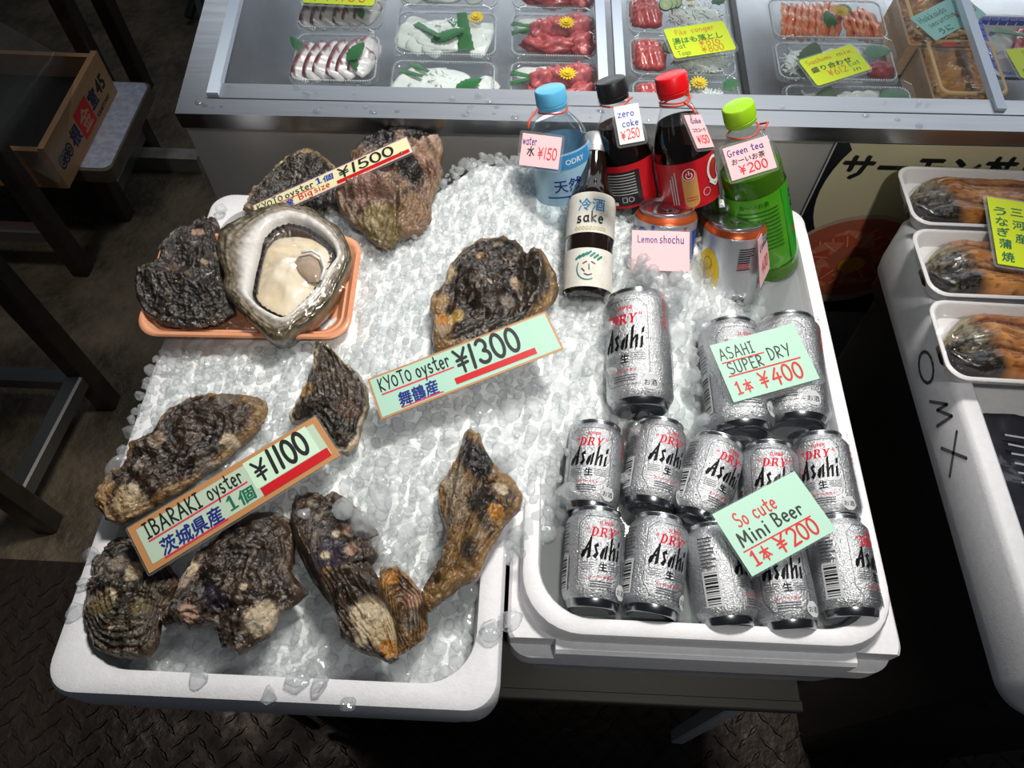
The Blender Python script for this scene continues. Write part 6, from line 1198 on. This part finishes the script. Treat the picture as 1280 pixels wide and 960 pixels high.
def pr_a(ink, L, hh):
    for k in range(3): ink.put(*ribbon(arc(0, .05, .012, .014, 0, 360, 14), .004), NV, .016+.020*k, 0); ink.put(*ribbon(arc(0, .05, .005, .006, 0, 360, 8), .004), NV, .023+.020*k, 0)
    v, f = typeset('根', .044, .04); ink.put(v, f, NV, .092, .036, 0); v = [(0, .018), (.072, .018), (.072, .085), (0, .085)]; ink.put(v, [(0, 1, 2, 3)], RDP, .140, 0)
    v, f = typeset('金', .052, .03); ink.put(v, f, M('crate_pale', srgb(190, 148, 108), .6), .150, .030, 0)
    v, f = typeset('室', .042, .05); ink.put(v, f, NV, .216, .042, 0); v, f = typeset('45', .046, .03); ink.put(v, f, BKP, .262, .044, 0, .046); v, f = typeset('KANETOMO', .014, .02); ink.put(v, f, BKP, .222, .016, 0, .078)
crate('wooden crate with blue and red stamped characters on the flower papered board', -1.028, 1.206, 1.545, .2015, .30, .112, pr_a)
def pr_b(ink, L, hh):
    v = arc(L-.05, .045, .022, .026, -90, 90, 10)+[(.02, .071), (.02, .019)]; ink.put(v, [tuple(range(len(v)))], RDP, .02, 0)
    for q in (-1, 1): ink.bar(.05, .045+.008*q, L-.05, .045+.008*q, .004, M('crate_pale', srgb(190, 148, 108), .6))
    ink.put(*ribbon(arc(0, .095, .014, .008, 180, 360, 10)+[(.016, .102)], .006), BKP, L-.06, 0)
mb = MB(); V = []
for j in range(12):
    for i in range(12):
        a, b = i/11, j/11; p = dep(-30+a*125-20*b, 10+b*150+a*70, 1.22+.04*math.sin(6*a+3*b)); V.append(tuple(p))
tag(mesh_obj('plastic_cover', V, [(j*12+i, j*12+i+1, (j+1)*12+i+1, (j+1)*12+i) for j in range(11) for i in range(11)], CLEAR('dusty_film', (.75, .75, .75), .15, .3, .05, haze=.04), None, True), 'clear plastic cover draped in front of the wooden crate at the left edge', 'plastic cover')
# upper left: dark frames standing behind
stool('steel_rack', 'dark steel rack behind the wooden crate at the top left', [at(172, 92, .05)[:2], at(172, 92, .05)[:2]-[.5, 0]], .75, [], 'rack', None, .045)
mb = MB(); a0, a1, a2 = at(262, 62, .02), at(215, -10, .02), at(246, 14, .03)
st = empty('folding_stand', 'thin dark folding stand by the counter\'s rear left corner', 'stand', loc=tuple(a0))
mb.beam(a0, a1+[0, .3, .35], .022); mb.build('leg', BLACKP, st, world=True); mb = MB(); mb.beam(at(236, 22, .02), at(262, -8, .02)+[.1, .3, .3], .022); mb.build('leg', BLACKP, st, world=True)
mb = MB(); q = at(205, 200, .02); mb.box((q[0], q[1], .022), (.10, .020, .022)); tag(mb.build('timber_offcut', M('grey_timber', srgb(150, 146, 138), .6, mottle=(20, srgb(110, 104, 96), .2))), 'pale timber offcut on the floor by the counter\'s left front corner', 'timber')
# ------------------------------------------------------------------ loose lumps of ice on the rims
CUBE = ICE('loose_ice', .22, .50, .09, col=(.975, .985, .99))
for k, (px, py, z, s, lb) in enumerate(((94, 764, .725, .0085, 'long wet lump of ice on the left rim beside the front left oyster'), (104, 730, .727, .0075, 'round lump of ice on the left rim under the tan ended oyster'), (114, 694, .727, .0065, 'small lump of ice at the outer left edge near the tan ended oyster'), (434, 880, .726, .0085, 'diamond shaped lump of ice alone on the front rim'),
        (336, 872, .727, .011, 'broad clear lump of ice on the front rim, left of centre'), (398, 858, .729, .010, 'upright lump of ice leaning over the front rim'), (372, 850, .727, .009, 'lump of ice at the inner edge of the front rim'), (610, 786, .727, .011, 'lump of ice on the right rim of the oyster box near the gap'), (636, 778, .727, .0115, 'wet lump of ice on the corner of the drinks box flange'),
        (246, 845, .724, .010, 'lump of ice hanging over the inner front edge below the round oyster'), (652, 690, .729, .009, 'lump of ice on the left rim of the drinks box'), (276, 262, .732, .008, 'small lump of ice at the rear left corner of the oyster box'))):
    S = POOL3[k % len(POOL3)]; rr_ = np.random.default_rng(k+50); sc_ = rr_.uniform(.75, 1.3, 3); V = ((S*s*sc_)@rot_rand(rr_).T)*[1.1, 1.1, .62]
    o = mesh_obj('ice_lump', V, [tuple(map(int, f)) for f in IT3], CUBE, None, True); o.location = at(px, py, z-.0015); tag(o, lb, 'ice', 'loose lumps of ice on the rims')
build_ice()
